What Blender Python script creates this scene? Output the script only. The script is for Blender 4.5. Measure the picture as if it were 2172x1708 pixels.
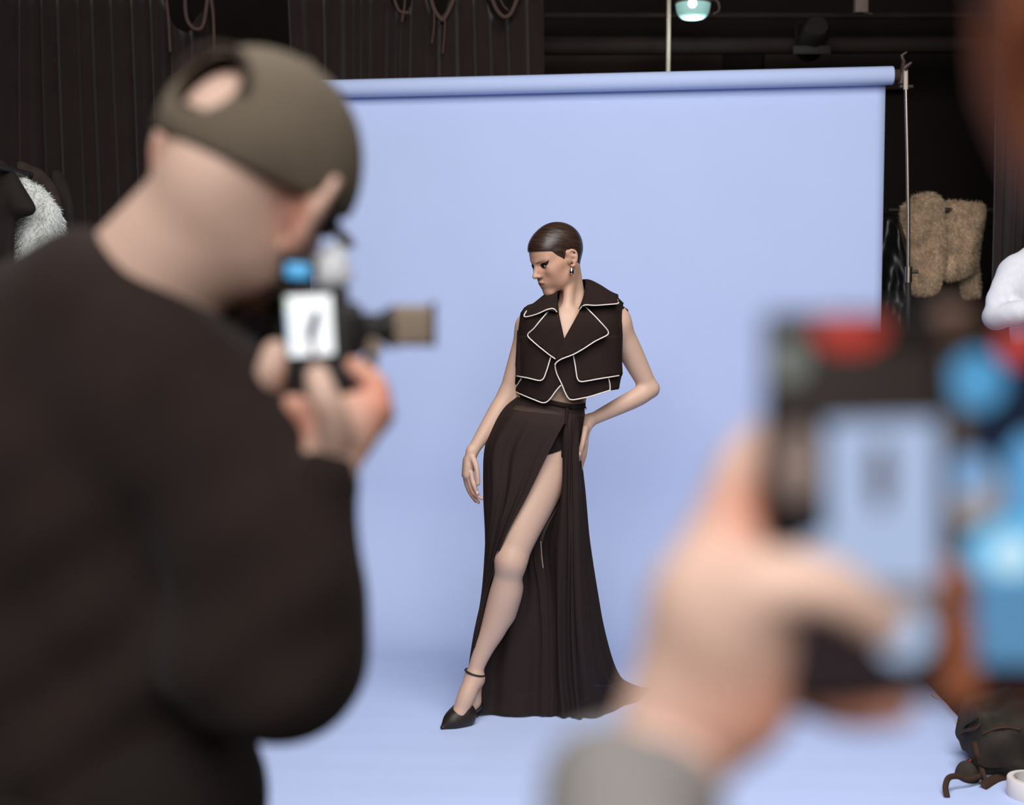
import bpy, bmesh, math, random
import numpy as np
from mathutils import Vector, Matrix
from mathutils.bvhtree import BVHTree

for _o in list(bpy.data.objects):
    bpy.data.objects.remove(_o, do_unlink=True)
scene = bpy.context.scene
COL = scene.collection
rnd = random.Random(7)

# ------------------------------------------------------------------ camera
FPX, CXP, CYP = 3000.0, 1086.0, 854.0
PITCH = math.radians(4.08)
CAM = Vector((0, 0, 1.5))
cam_data = bpy.data.cameras.new('camera')
cam_data.sensor_width = 36.0
cam_data.lens = 36.0 * FPX / 2172.0
cam_data.clip_start = 0.05
cam_data.dof.use_dof = True
cam_data.dof.focus_distance = 5.05
cam_data.dof.aperture_fstop = 2.15
cam_data.dof.aperture_blades = 0
cam = bpy.data.objects.new('camera', cam_data)
cam.location = CAM
cam.rotation_euler = (math.radians(90) - PITCH, 0, 0)
COL.objects.link(cam)
scene.camera = cam

# ------------------------------------------------------------------ world, lights, exposure
world = bpy.data.worlds.new('studio_world')
scene.world = world
world.use_nodes = True
world.node_tree.nodes['Background'].inputs[0].default_value = (0.5, 0.52, 0.56, 1)
world.node_tree.nodes['Background'].inputs[1].default_value = 0.02
scene.view_settings.view_transform = 'Standard'
scene.view_settings.look = 'None'
scene.view_settings.exposure = 0.0
scene.view_settings.gamma = 1.0
scene.view_settings.use_curve_mapping = False


def area_light(name, loc, target, size, power, color=(1, 1, 1), size_y=None, spread=180):
    d = bpy.data.lights.new(name, 'AREA')
    d.shape = 'RECTANGLE'
    d.size = size
    d.size_y = size_y or size
    d.energy = power
    d.color = color
    d.spread = math.radians(spread)
    o = bpy.data.objects.new(name, d)
    o.location = loc
    v = Vector(target) - Vector(loc)
    o.rotation_euler = v.to_track_quat('-Z', 'Y').to_euler()
    COL.objects.link(o)
    return o


# the studio's softboxes: one wide over the set, one behind the camera to the left, one low fill
area_light('softbox_overhead', (0.6, 2.4, 4.4), (0.4, 4.7, 0.0), 3.4, 142, (1.0, 0.985, 0.97), 2.2, 150)
area_light('softbox_key', (-1.7, -0.2, 3.9), (0.3, 5.6, 1.1), 0.9, 52, (1.0, 0.975, 0.95))
area_light('softbox_front', (0.3, -1.7, 3.5), (0.3, 5.6, 1.0), 2.6, 185, (1.0, 0.98, 0.96))


# ------------------------------------------------------------------ helpers
def at(px, py, Y):
    """world point seen at pixel (px, py) of the 2172x1708 frame at world depth Y"""
    a = (px - CXP) / FPX
    b = (CYP - py) / FPX
    dy = math.cos(PITCH) + b * math.sin(PITCH)
    dz = -math.sin(PITCH) + b * math.cos(PITCH)
    t = Y / dy
    return Vector((a * t, Y, CAM.z + dz * t))


def V(*a):
    return Vector(a)


def tag(o, label=None, cat=None, group=None, kind=None):
    if label: o['label'] = label
    if cat: o['category'] = cat
    if group: o['group'] = group
    if kind: o['kind'] = kind
    return o


def empty(name, loc=(0, 0, 0)):
    o = bpy.data.objects.new(name, None)
    o.empty_display_size = 0.05
    o.location = loc
    COL.objects.link(o)
    return o


def adopt(o, parent):
    """parent keeping the world placement (parents here carry a translation only)"""
    if parent is not None:
        o.parent = parent
        base = Vector(parent.location)
        o.matrix_parent_inverse = Matrix.Translation(-base)
    return o


def smooth(me):
    me.polygons.foreach_set('use_smooth', np.ones(len(me.polygons), dtype=bool))
    me.update()


def mesh_obj(name, verts, faces, mat, parent=None, shade=True):
    me = bpy.data.meshes.new(name)
    me.from_pydata([tuple(v) for v in verts], [], faces)
    me.validate()
    if shade: smooth(me)
    o = bpy.data.objects.new(name, me)
    if mat is not None:
        for m in (mat if isinstance(mat, (list, tuple)) else [mat]):
            me.materials.append(m)
    COL.objects.link(o)
    adopt(o, parent)
    return o


def bm_obj(name, bm, mat, parent=None, shade=True):
    me = bpy.data.meshes.new(name)
    bmesh.ops.recalc_face_normals(bm, faces=bm.faces)
    bm.to_mesh(me)
    bm.free()
    if shade: smooth(me)
    o = bpy.data.objects.new(name, me)
    if mat is not None: me.materials.append(mat)
    COL.objects.link(o)
    adopt(o, parent)
    return o


def auto_smooth(o, ang=35):
    me = o.data
    me.set_sharp_from_angle(angle=math.radians(ang))
    return o


def frame(x, y, z, o):
    """4x4 from axes (columns) and origin"""
    M = Matrix.Identity(4)
    for i, a in enumerate((x, y, z)):
        a = Vector(a).normalized()
        for r in range(3): M[r][i] = a[r]
    for r in range(3): M[r][3] = o[r]
    return M


def rbox(bm, size, M, bevel=0.004, seg=3):
    g = bmesh.ops.create_cube(bm, size=1.0)
    vs = g['verts']
    bmesh.ops.scale(bm, vec=size, verts=vs)
    if bevel > 0:
        es = list({e for v in vs for e in v.link_edges})
        r = bmesh.ops.bevel(bm, geom=vs + es, offset=bevel, segments=seg, profile=0.5, affect='EDGES')
        vs = list({v for f in r['faces'] for v in f.verts} | {v for v in vs if v.is_valid})
    bmesh.ops.transform(bm, matrix=M, verts=[v for v in vs if v.is_valid])
    return vs


def box_obj(name, size, M, mat, parent=None, bevel=0.004, seg=3):
    bm = bmesh.new()
    rbox(bm, size, M, bevel, seg)
    return auto_smooth(bm_obj(name, bm, mat, parent), 40)


def tube(bm, pts, r, n=10, cap=True, closed=False):
    pts = [Vector(p) for p in pts]
    rr = r if isinstance(r, (list, tuple)) else [r] * len(pts)
    N = len(pts)
    rings = []
    t0 = None
    nrm = None
    for i, p in enumerate(pts):
        a = pts[(i - 1) % N] if (closed or i > 0) else pts[i]
        b = pts[(i + 1) % N] if (closed or i < N - 1) else pts[i]
        t = (b - a)
        if t.length < 1e-9: t = Vector((0, 0, 1))
        t.normalize()
        if nrm is None:
            up = Vector((0, 0, 1)) if abs(t.z) < 0.9 else Vector((1, 0, 0))
            nrm = t.cross(up).normalized()
        else:
            nrm = (nrm - t * nrm.dot(t))
            if nrm.length < 1e-6: nrm = t.orthogonal()
            nrm.normalize()
        bi = t.cross(nrm)
        rings.append([bm.verts.new(p + (nrm * math.cos(2 * math.pi * k / n) + bi * math.sin(2 * math.pi * k / n)) * rr[i]) for k in range(n)])
    M = N if closed else N - 1
    for i in range(M):
        A, B = rings[i], rings[(i + 1) % N]
        for k in range(n):
            bm.faces.new((A[k], A[(k + 1) % n], B[(k + 1) % n], B[k]))
    if cap and not closed:
        bm.faces.new(rings[0][::-1])
        bm.faces.new(rings[-1])


def tube_obj(name, pts, r, mat, parent=None, n=10, closed=False, cap=True):
    bm = bmesh.new()
    tube(bm, pts, r, n, cap, closed)
    return auto_smooth(bm_obj(name, bm, mat, parent), 50)


def lathe_obj(name, prof, M, mat, parent=None, n=40, cap=True):
    """profile of (radius, height) about the local z axis of M"""
    verts, faces = [], []
    for r, h in prof:
        for k in range(n):
            a = 2 * math.pi * k / n
            verts.append(M @ Vector((r * math.cos(a), r * math.sin(a), h)))
    for i in range(len(prof) - 1):
        for k in range(n):
            faces.append((i * n + k, i * n + (k + 1) % n, (i + 1) * n + (k + 1) % n, (i + 1) * n + k))
    if cap:
        faces.append(tuple(range(n))[::-1])
        faces.append(tuple((len(prof) - 1) * n + k for k in range(n)))
    return auto_smooth(mesh_obj(name, verts, faces, mat, parent), 45)


def crom(P, t):
    """Catmull-Rom through the points P (numpy rows), t in 0..1"""
    n = len(P) - 1
    x = min(max(t, 0), 1) * n
    i = min(int(x), n - 1)
    f = x - i
    p1, p2 = P[i], P[i + 1]
    p0 = P[i - 1] if i > 0 else 2 * p1 - p2
    p3 = P[i + 2] if i + 2 <= n else 2 * p2 - p1
    return 0.5 * (2 * p1 + (p2 - p0) * f + (2 * p0 - 5 * p1 + 4 * p2 - p3) * f * f + (3 * p1 - p0 - 3 * p2 + p3) * f ** 3)


def spline(pts, n):
    P = [np.array(p, float) for p in pts]
    return [Vector(crom(P, i / (n - 1))) for i in range(n)]


def solidify(o, th, offset=-1):
    m = o.modifiers.new('thickness', 'SOLIDIFY')
    m.thickness = th
    m.offset = offset
    return o


# ------------------------------------------------------------------ materials
def srgb(r, g, b):
    def f(c):
        c /= 255.0
        return c / 12.92 if c <= 0.04045 else ((c + 0.055) / 1.055) ** 2.4
    return (f(r), f(g), f(b), 1.0)


def mat(name, color, rough=0.7, spec=0.3, metal=0.0, bump=0.0, bscale=200.0, vary=0.0, vscale=8.0,
        stretch=(1, 1, 1), sheen=0.0, emit=None, estr=1.0, coat=0.0, alpha=None, trans=0.0, attr=None, aniso=0.0):
    m = bpy.data.materials.new(name)
    m.use_nodes = True
    nt = m.node_tree
    N, L = nt.nodes, nt.links
    b = N['Principled BSDF']
    b.inputs['Base Color'].default_value = color
    b.inputs['Roughness'].default_value = rough
    b.inputs['Specular IOR Level'].default_value = spec
    b.inputs['Metallic'].default_value = metal
    b.inputs['Sheen Weight'].default_value = sheen
    b.inputs['Coat Weight'].default_value = coat
    b.inputs['Transmission Weight'].default_value = trans
    if emit is not None:
        b.inputs['Emission Color'].default_value = emit
        b.inputs['Emission Strength'].default_value = estr
    tc = N.new('ShaderNodeTexCoord')
    mp = N.new('ShaderNodeMapping')
    mp.inputs['Scale'].default_value = stretch
    L.new(tc.outputs['Object'], mp.inputs['Vector'])
    src = None
    if attr:
        a = N.new('ShaderNodeAttribute')
        a.attribute_name = attr
        src = a.outputs['Color']
        L.new(src, b.inputs['Base Color'])
    if vary > 0:
        nz = N.new('ShaderNodeTexNoise')
        nz.inputs['Scale'].default_value = vscale
        nz.inputs['Detail'].default_value = 5
        L.new(mp.outputs[0], nz.inputs['Vector'])
        mr = N.new('ShaderNodeMapRange')
        mr.inputs['From Min'].default_value = 0.3
        mr.inputs['From Max'].default_value = 0.7
        mr.inputs['To Min'].default_value = 1 - vary
        mr.inputs['To Max'].default_value = 1 + vary
        L.new(nz.outputs['Fac'], mr.inputs['Value'])
        mx = N.new('ShaderNodeMix')
        mx.data_type = 'RGBA'
        mx.blend_type = 'MULTIPLY'
        mx.inputs[0].default_value = 1
        if src: L.new(src, mx.inputs[6])
        else: mx.inputs[6].default_value = color
        L.new(mr.outputs[0], mx.inputs[7])
        L.new(mx.outputs[2], b.inputs['Base Color'])
    if bump > 0:
        nb = N.new('ShaderNodeTexNoise')
        nb.inputs['Scale'].default_value = bscale
        nb.inputs['Detail'].default_value = 3
        L.new(mp.outputs[0], nb.inputs['Vector'])
        bp = N.new('ShaderNodeBump')
        bp.inputs['Strength'].default_value = bump
        bp.inputs['Distance'].default_value = 0.004
        L.new(nb.outputs['Fac'], bp.inputs['Height'])
        L.new(bp.outputs[0], b.inputs['Normal'])
    if alpha is not None:
        b.inputs['Alpha'].default_value = alpha
    return m


# ------------------------------------------------------------------ signed distance sculpting
class SDF:
    """smooth-blended solids on a voxel grid, turned into one continuous mesh"""

    def __init__(s, h):
        s.h = h
        s.ops = []

    def cone(s, a, b, ra, rb, k=0.012, op='add', flat=None):
        a, b = np.array(a, np.float32), np.array(b, np.float32)
        R = max(ra, rb)
        mul = 1.0
        if flat is not None and flat[1] > 1: mul = flat[1]
        lo = np.minimum(a, b) - R * mul
        hi = np.maximum(a, b) + R * mul
        s.ops.append(('cone', (a, b, ra, rb, flat), lo, hi, k, op))
        return s

    def chain(s, pts, rad, k=0.012, op='add', flat=None, sub=6):
        """tapered limb through the joints, eased so that the outline has no lumps"""
        P = [np.array(list(p) + [r], float) for p, r in zip(pts, rad)]
        if len(P) > 2 and sub > 1:
            n = (len(P) - 1) * sub
            P = [crom(P, i / n) for i in range(n + 1)]
        P = np.array(P, np.float32)
        R = P[:, 3].max() * (max(1.0, flat[1]) if flat is not None else 1.0)
        s.ops.append(('chain', (P, flat), P[:, :3].min(0) - R, P[:, :3].max(0) + R, k, op))
        return s

    def ell(s, c, r, R=None, k=0.012, op='add'):
        """ellipsoid; R is a 3x3 whose columns are its axes"""
        c = np.array(c, np.float32)
        m = max(r)
        R = np.eye(3, dtype=np.float32) if R is None else np.array(R, np.float32)
        ext = np.sqrt(((R * np.array(r)) ** 2).sum(1))
        s.ops.append(('ell', (c, np.array(r, np.float32), R), c - ext, c + ext, k, op))
        return s

    def box(s, c, hs, R=None, rad=0.005, k=0.005, op='add'):
        c = np.array(c, np.float32)
        R = np.eye(3, dtype=np.float32) if R is None else np.array(R, np.float32)
        ext = np.abs(R * np.array(hs)).sum(1)
        s.ops.append(('box', (c, np.array(hs, np.float32), R, rad), c - ext, c + ext, k, op))
        return s

    def poly(s, pts, yc, t, rad, k=0.01, op='add'):
        """polygon in the xz plane with thickness 2t about y = yc and pillowed edges"""
        P = np.array([(p[0], p[-1]) for p in pts], np.float32)
        lo = np.array([P[:, 0].min(), yc - t, P[:, 1].min()])
        hi = np.array([P[:, 0].max(), yc + t, P[:, 1].max()])
        s.ops.append(('poly', (P, yc, t, rad), lo, hi, k, op))
        return s

    def cut(s, p, n, k=0.004):
        """keep the side of the plane the normal points away from"""
        s.ops.append(('plane', (np.array(p, np.float32), np.array(n, np.float32) / np.linalg.norm(n)), None, None, k, 'isect'))
        return s

    def keepmax(s, fn, k=0.003):
        s.ops.append(('fn', fn, None, None, k, 'isect'))
        return s

    def inflate(s, d):
        s.ops.append(('inflate', d, None, None, 0, 'inflate'))
        return s

    def grid(s):
        adds = [o for o in s.ops if o[5] == 'add']
        extra = sum(abs(o[1]) for o in s.ops if o[0] == 'inflate')
        lo = np.min([o[2] for o in adds], 0) - 4 * s.h - extra
        hi = np.max([o[3] for o in adds], 0) + 4 * s.h + extra
        ax = [np.arange(lo[i], hi[i] + s.h, s.h, dtype=np.float32) for i in range(3)]
        D = np.full([len(a) for a in ax], 0.5, np.float32)
        for kind, prm, l, u, k, op in s.ops:
            if kind == 'inflate':
                D -= prm
                continue
            if l is None:
                sl = [slice(0, len(a)) for a in ax]
            else:
                mg = k + 3 * s.h + extra
                sl = []
                for i in range(3):
                    a0 = max(int((l[i] - mg - ax[i][0]) / s.h), 0)
                    a1 = min(int((u[i] + mg - ax[i][0]) / s.h) + 2, len(ax[i]))
                    sl.append(slice(a0, max(a1, a0)))
            X = ax[0][sl[0]][:, None, None]
            Y = ax[1][sl[1]][None, :, None]
            Z = ax[2][sl[2]][None, None, :]
            if X.size == 0 or Y.size == 0 or Z.size == 0: continue
            if kind == 'chain':
                P, flat = prm
                n = None
                sc = 1.0
                if flat is not None:
                    n = np.array(flat[0], np.float32)
                    n = n / np.linalg.norm(n)
                    fl = 1.0 / flat[1] - 1.0
                    sc = min(1.0, flat[1])
                d = best = rad = None
                for i in range(len(P) - 1):
                    a, b = P[i, :3], P[i + 1, :3]
                    ra, rb = P[i, 3], P[i + 1, 3]
                    dx, dy, dz = X - a[0], Y - a[1], Z - a[2]
                    ba = b - a
                    if n is not None:
                        dt = dx * n[0] + dy * n[1] + dz * n[2]
                        dx, dy, dz = dx + fl * dt * n[0], dy + fl * dt * n[1], dz + fl * dt * n[2]
                        ba = ba + fl * np.dot(ba, n) * n
                    q = max(float(np.dot(ba, ba)), 1e-9)
                    t = np.clip((dx * ba[0] + dy * ba[1] + dz * ba[2]) / q, 0, 1)
                    e = (dx - t * ba[0]) ** 2 + (dy - t * ba[1]) ** 2 + (dz - t * ba[2]) ** 2
                    rr = ra + (rb - ra) * t
                    if best is None:
                        best, rad = e, rr
                    else:
                        w = e < best
                        best = np.where(w, e, best)
                        rad = np.where(w, rr, rad)
                d = (np.sqrt(best) - rad) * sc
            elif kind == 'cone':
                a, b, ra, rb, flat = prm
                dx, dy, dz = X - a[0], Y - a[1], Z - a[2]
                ba = b - a
                sc = 1.0
                if flat is not None:
                    n = np.array(flat[0], np.float32)
                    n = n / np.linalg.norm(n)
                    f = 1.0 / flat[1] - 1.0
                    dt = dx * n[0] + dy * n[1] + dz * n[2]
                    dx, dy, dz = dx + f * dt * n[0], dy + f * dt * n[1], dz + f * dt * n[2]
                    ba = ba + f * np.dot(ba, n) * n
                    sc = min(1.0, flat[1])
                q = max(float(np.dot(ba, ba)), 1e-9)
                t = np.clip((dx * ba[0] + dy * ba[1] + dz * ba[2]) / q, 0, 1)
                d = (np.sqrt((dx - t * ba[0]) ** 2 + (dy - t * ba[1]) ** 2 + (dz - t * ba[2]) ** 2) - (ra + (rb - ra) * t)) * sc
            elif kind in ('ell', 'box'):
                c, r, R = prm[0], prm[1], prm[2]
                dx, dy, dz = X - c[0], Y - c[1], Z - c[2]
                q = [dx * R[0, i] + dy * R[1, i] + dz * R[2, i] for i in range(3)]
                if kind == 'ell':
                    k0 = np.sqrt((q[0] / r[0]) ** 2 + (q[1] / r[1]) ** 2 + (q[2] / r[2]) ** 2)
                    k1 = np.sqrt((q[0] / r[0] ** 2) ** 2 + (q[1] / r[1] ** 2) ** 2 + (q[2] / r[2] ** 2) ** 2)
                    d = k0 * (k0 - 1) / np.maximum(k1, 1e-6)
                else:
                    rd = prm[3]
                    e = [np.abs(q[i]) - (r[i] - rd) for i in range(3)]
                    d = np.sqrt(sum(np.maximum(w, 0) ** 2 for w in e)) + np.minimum(np.maximum(np.maximum(e[0], e[1]), e[2]), 0) - rd
            elif kind == 'poly':
                P, yc, tt, rd = prm
                x2, z2 = X[:, :, 0], Z[:, 0, :]
                x2 = x2.reshape(-1, 1)
                z2 = z2.reshape(1, -1)
                best = np.full((x2.shape[0], z2.shape[1]), 1e9, np.float32)
                ins = np.zeros(best.shape, bool)
                for i in range(len(P)):
                    A, B = P[i], P[(i + 1) % len(P)]
                    e = B - A
                    wx, wz = x2 - A[0], z2 - A[1]
                    t = np.clip((wx * e[0] + wz * e[1]) / max(float(e @ e), 1e-9), 0, 1)
                    best = np.minimum(best, (wx - e[0] * t) ** 2 + (wz - e[1] * t) ** 2)
                    cnd = ((A[1] > z2) != (B[1] > z2))
                    xi = A[0] + (z2 - A[1]) * e[0] / (e[1] if abs(e[1]) > 1e-9 else 1e-9)
                    ins ^= (cnd & (x2 < xi))
                d2 = np.sqrt(best)
                d2 = np.where(ins, -d2, d2)[:, None, :]
                e1 = d2 + rd
                e2 = np.abs(Y - yc) - (tt - min(rd, tt))
                rr = min(rd, tt)
                e1 = np.maximum(e1 * rr / rd, -1)
                d = np.sqrt(np.maximum(e1, 0) ** 2 + np.maximum(e2, 0) ** 2) + np.minimum(np.maximum(e1, e2), 0) - rr
            elif kind == 'plane':
                p, n = prm
                d = (X - p[0]) * n[0] + (Y - p[1]) * n[1] + (Z - p[2]) * n[2]
            elif kind == 'fn':
                d = prm(X, Y, Z)
            d = d.astype(np.float32)
            A = D[sl[0], sl[1], sl[2]]
            if op == 'add':
                if k > 0:
                    hh = np.maximum(k - np.abs(A - d), 0) / k
                    D[sl[0], sl[1], sl[2]] = np.minimum(A, d) - hh * hh * k * 0.25
                else:
                    D[sl[0], sl[1], sl[2]] = np.minimum(A, d)
            else:
                if op == 'sub': d = -d
                kk = max(k, 1e-6)
                hh = np.maximum(kk - np.abs(A - d), 0) / kk
                D[sl[0], sl[1], sl[2]] = np.maximum(A, d) + hh * hh * kk * 0.25
        return D, ax

    def build(s, name, material, parent=None, relax=1, colfn=None, warp=None):
        D, ax = s.grid()
        S = D < 0
        c = np.zeros([n - 1 for n in D.shape], np.int8)
        for i in (0, 1):
            for j in (0, 1):
                for k in (0, 1):
                    c += S[i:D.shape[0] - 1 + i, j:D.shape[1] - 1 + j, k:D.shape[2] - 1 + k]
        act = (c > 0) & (c < 8)
        idx = np.argwhere(act)
        vid = np.full(act.shape, -1, np.int32)
        vid[act] = np.arange(len(idx))
        acc = np.zeros((len(idx), 3))
        cnt = np.zeros(len(idx))
        cor = {}
        for i in (0, 1):
            for j in (0, 1):
                for k in (0, 1):
                    cor[(i, j, k)] = D[idx[:, 0] + i, idx[:, 1] + j, idx[:, 2] + k]
        for p in cor:
            for a in range(3):
                if p[a] == 0:
                    q = list(p)
                    q[a] = 1
                    d0, d1 = cor[p], cor[tuple(q)]
                    m = (d0 < 0) != (d1 < 0)
                    t = np.where(m, d0 / np.where(m, d0 - d1, 1), 0)
                    e = np.tile(np.array(p, float), (len(idx), 1))
                    e[:, a] += t
                    acc[m] += e[m]
                    cnt[m] += 1
        pos = idx + acc / np.maximum(cnt, 1)[:, None]
        pos = pos * s.h + np.array([a[0] for a in ax])
        quads = []
        for a in range(3):
            b, cc = [(1, 2), (2, 0), (0, 1)][a]
            sl0 = [slice(None)] * 3
            sl1 = [slice(None)] * 3
            sl0[a] = slice(0, -1)
            sl1[a] = slice(1, None)
            cr = S[tuple(sl0)] != S[tuple(sl1)]
            E = np.argwhere(cr)
            E = E[(E[:, b] > 0) & (E[:, cc] > 0) & (E[:, b] < D.shape[b] - 1) & (E[:, cc] < D.shape[cc] - 1)]
            ob = np.zeros(3, int)
            ob[b] = 1
            oc = np.zeros(3, int)
            oc[cc] = 1
            g = lambda q: vid[q[:, 0], q[:, 1], q[:, 2]]
            Q = np.stack([g(E - ob - oc), g(E - oc), g(E), g(E - ob)], 1)
            ins = S[E[:, 0], E[:, 1], E[:, 2]]
            Q[~ins] = Q[~ins][:, ::-1]
            quads.append(Q)
        Q = np.concatenate(quads)
        Q = Q[(Q >= 0).all(1)]
        for _ in range(relax):
            nb = np.zeros_like(pos)
            n = np.zeros(len(pos))
            for a in range(4):
                for b in ((a + 1) % 4, (a - 1) % 4):
                    for d in range(3):
                        nb[:, d] += np.bincount(Q[:, a], pos[Q[:, b], d], len(pos))
                    n += np.bincount(Q[:, a], minlength=len(pos))
            pos = 0.5 * pos + 0.5 * nb / np.maximum(n, 1)[:, None]
        if warp is not None: pos = warp(pos)
        me = bpy.data.meshes.new(name)
        me.vertices.add(len(pos))
        me.vertices.foreach_set('co', pos.astype(np.float32).ravel())
        me.loops.add(len(Q) * 4)
        me.loops.foreach_set('vertex_index', Q.astype(np.int32).ravel())
        me.polygons.add(len(Q))
        me.polygons.foreach_set('loop_start', np.arange(0, len(Q) * 4, 4, dtype=np.int32))
        me.update(calc_edges=True)
        smooth(me)
        if colfn is not None:
            ca = me.color_attributes.new('tint', 'FLOAT_COLOR', 'POINT')
            C = np.ones((len(pos), 4), np.float32)
            C[:, :3] = colfn(pos)
            ca.data.foreach_set('color', C.ravel())
        me.materials.append(material)
        o = bpy.data.objects.new(name, me)
        COL.objects.link(o)
        adopt(o, parent)
        return o


def bvh_of(o):
    me = o.data
    return BVHTree.FromPolygons([v.co.copy() for v in me.vertices], [tuple(p.vertices) for p in me.polygons])


def in_poly(poly, x, y):
    r = False
    n = len(poly)
    for i in range(n):
        (x1, y1), (x2, y2) = poly[i], poly[(i + 1) % n]
        if (y1 > y) != (y2 > y) and x < x1 + (y - y1) * (x2 - x1) / (y2 - y1): r = not r
    return r


def flat_grid(poly, step):
    """bmesh of a polygon (2-D points) cut into a grid, lying in xz"""
    bm = bmesh.new()
    vs = [bm.verts.new((p[0], 0, p[1])) for p in poly]
    f = bm.faces.new(vs)
    xs = [p[0] for p in poly]
    zs = [p[1] for p in poly]
    bmesh.ops.triangulate(bm, faces=bm.faces[:])
    x = min(xs) + step
    while x < max(xs):
        bmesh.ops.bisect_plane(bm, geom=bm.verts[:] + bm.edges[:] + bm.faces[:], plane_co=(x, 0, 0), plane_no=(1, 0, 0))
        x += step
    z = min(zs) + step
    while z < max(zs):
        bmesh.ops.bisect_plane(bm, geom=bm.verts[:] + bm.edges[:] + bm.faces[:], plane_co=(0, 0, z), plane_no=(0, 0, 1))
        z += step
    return bm
# ================================================================== materials
M_paper = mat('paper_lavender', srgb(190, 205, 245), 0.75, 0.2, bump=0.04, bscale=60, vary=0.012, vscale=3)
M_floor = mat('studio_floor', srgb(44, 34, 30), 0.55, 0.3, bump=0.05, bscale=40, vary=0.15, vscale=6, stretch=(1, 8, 1))
M_wall = mat('black_wall', srgb(32, 26, 24), 0.9, 0.1, bump=0.05, bscale=30, vary=0.12, vscale=2)
M_ceil = mat('black_ceiling', srgb(26, 22, 21), 0.95, 0.05, vary=0.1, vscale=2)
M_curtain = mat('black_curtain', srgb(50, 39, 37), 0.95, 0.1, bump=0.08, bscale=300, sheen=0.15, vary=0.1, vscale=6)
M_rope = mat('tie_tape', srgb(96, 76, 70), 0.9, 0.1)
M_steel = mat('chrome_tube', srgb(150, 138, 128), 0.32, 0.5, metal=1.0)
M_darkmetal = mat('black_metal', srgb(40, 33, 31), 0.5, 0.4, bump=0.03, bscale=120)
M_clamp = mat('worn_clamp', srgb(72, 56, 50), 0.5, 0.5, metal=0.3, bump=0.05, bscale=90)
M_pole = mat('pale_pole', srgb(196, 178, 164), 0.6, 0.3)
M_galv = mat('grey_box', srgb(126, 108, 100), 0.6, 0.3)

# ================================================================== the room
def slab(name, size, c, m):
    o = box_obj(name, size, Matrix.Translation(c), m, None, 0.0)
    tag(o, kind='structure')
    return o

X0, X1, Y0, Y1, ZC = -4.6, 4.6, -3.4, 9.3, 5.0
slab('floor', (X1 - X0, Y1 - Y0, 0.1), ((X0 + X1) / 2, (Y0 + Y1) / 2, -0.05), M_floor)
slab('ceiling', (X1 - X0, Y1 - Y0, 0.1), ((X0 + X1) / 2, (Y0 + Y1) / 2, ZC + 0.05), M_ceil)
slab('wall_back', (X1 - X0, 0.1, ZC), ((X0 + X1) / 2, Y1 + 0.05, ZC / 2), M_wall)
slab('wall_front', (X1 - X0, 0.1, ZC), ((X0 + X1) / 2, Y0 - 0.05, ZC / 2), M_wall)
slab('wall_left', (0.1, Y1 - Y0, ZC), (X0 - 0.05, (Y0 + Y1) / 2, ZC / 2), M_wall)
slab('wall_right', (0.1, Y1 - Y0, ZC), (X1 + 0.05, (Y0 + Y1) / 2, ZC / 2), M_wall)

# ================================================================== the paper backdrop
BY = math.radians(2.8)
BR = Vector((math.cos(BY), -math.sin(BY), 0))       # along the roll, to the right
BA = Vector((math.sin(BY), math.cos(BY), 0))        # away from the camera
BC = Vector((1.68, 6.42, 0)) - BR * 1.31
TILT = math.tan(math.radians(0.94))
ROLL_Z, ROLL_R = 2.488, 0.041

bd = tag(empty('paper_backdrop', BC), 'lavender white paper backdrop hanging from a roll and sweeping over the floor', 'backdrop')


def bpt(s, d, z):
    """s along the roll, d towards the camera"""
    return BC + BR * s - BA * d + Vector((0, 0, z))


def sheet_profile():
    pts = []
    z = 1.0
    n = 26
    for i in range(n): pts.append((0.0, 1.0 - (1.0 - 0.26) * i / (n - 1), 1))   # height as share of roll height
    return pts

verts, faces = [], []
prof = []
ZB, RB = 0.62, 0.62
for i in range(40): prof.append((-0.036, None, i / 39.0))
for i in range(1, 17):
    a = math.pi / 2 * i / 16
    prof.append((-0.036 + RB * (1 - math.cos(a)), RB * (1 - math.sin(a)) + 0.003, None))
for i in range(1, 46): prof.append((-0.036 + RB + 2.75 * i / 45, 0.003, None))
NU = 64
for d, z, f in prof:
    for u in range(NU + 1):
        s = -1.31 + 2.62 * u / NU
        zz = z
        dd = d
        if f is not None:
            top = ROLL_Z + s * TILT
            zz = top + (RB + 0.003 - top) * f
            dd += 0.004 * math.sin(s * 4.1 + 1) * f * (1 - f) * 4 + 0.003 * math.sin(s * 9 + zz * 3)* f
        else:
            w = min(1, max(0, (d - RB) / 0.4))
            zz += w * (0.0012 + 0.0012 * math.sin(d * 31 + 1.6 * math.sin(s * 2.2)) + 0.0008 * math.sin(d * 67 + s * 3.0))
        verts.append(bpt(s, dd, zz))
for i in range(len(prof) - 1):
    for u in range(NU):
        a = i * (NU + 1) + u
        faces.append((a, a + 1, a + NU + 2, a + NU + 1))
solidify(mesh_obj('paper_sheet', verts, faces, M_paper, bd), 0.0012, 0)
axis = (BR + Vector((0, 0, TILT))).normalized()
e0, e1 = bpt(-1.335, 0, ROLL_Z - 1.335 * TILT), bpt(1.335, 0, ROLL_Z + 1.335 * TILT)
MR = frame(axis.orthogonal(), axis.cross(axis.orthogonal()), axis, (e0 + e1) / 2)
Lr = (e1 - e0).length / 2
lathe_obj('paper_roll', [(0.028, -Lr), (ROLL_R - 0.002, -Lr), (ROLL_R, -Lr + 0.003), (ROLL_R, 0), (ROLL_R, Lr - 0.003), (ROLL_R - 0.002, Lr), (0.028, Lr)], MR, M_paper, bd, 48)
M_core = mat('cardboard_core', srgb(60, 48, 42), 0.9, 0.1)
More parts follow.
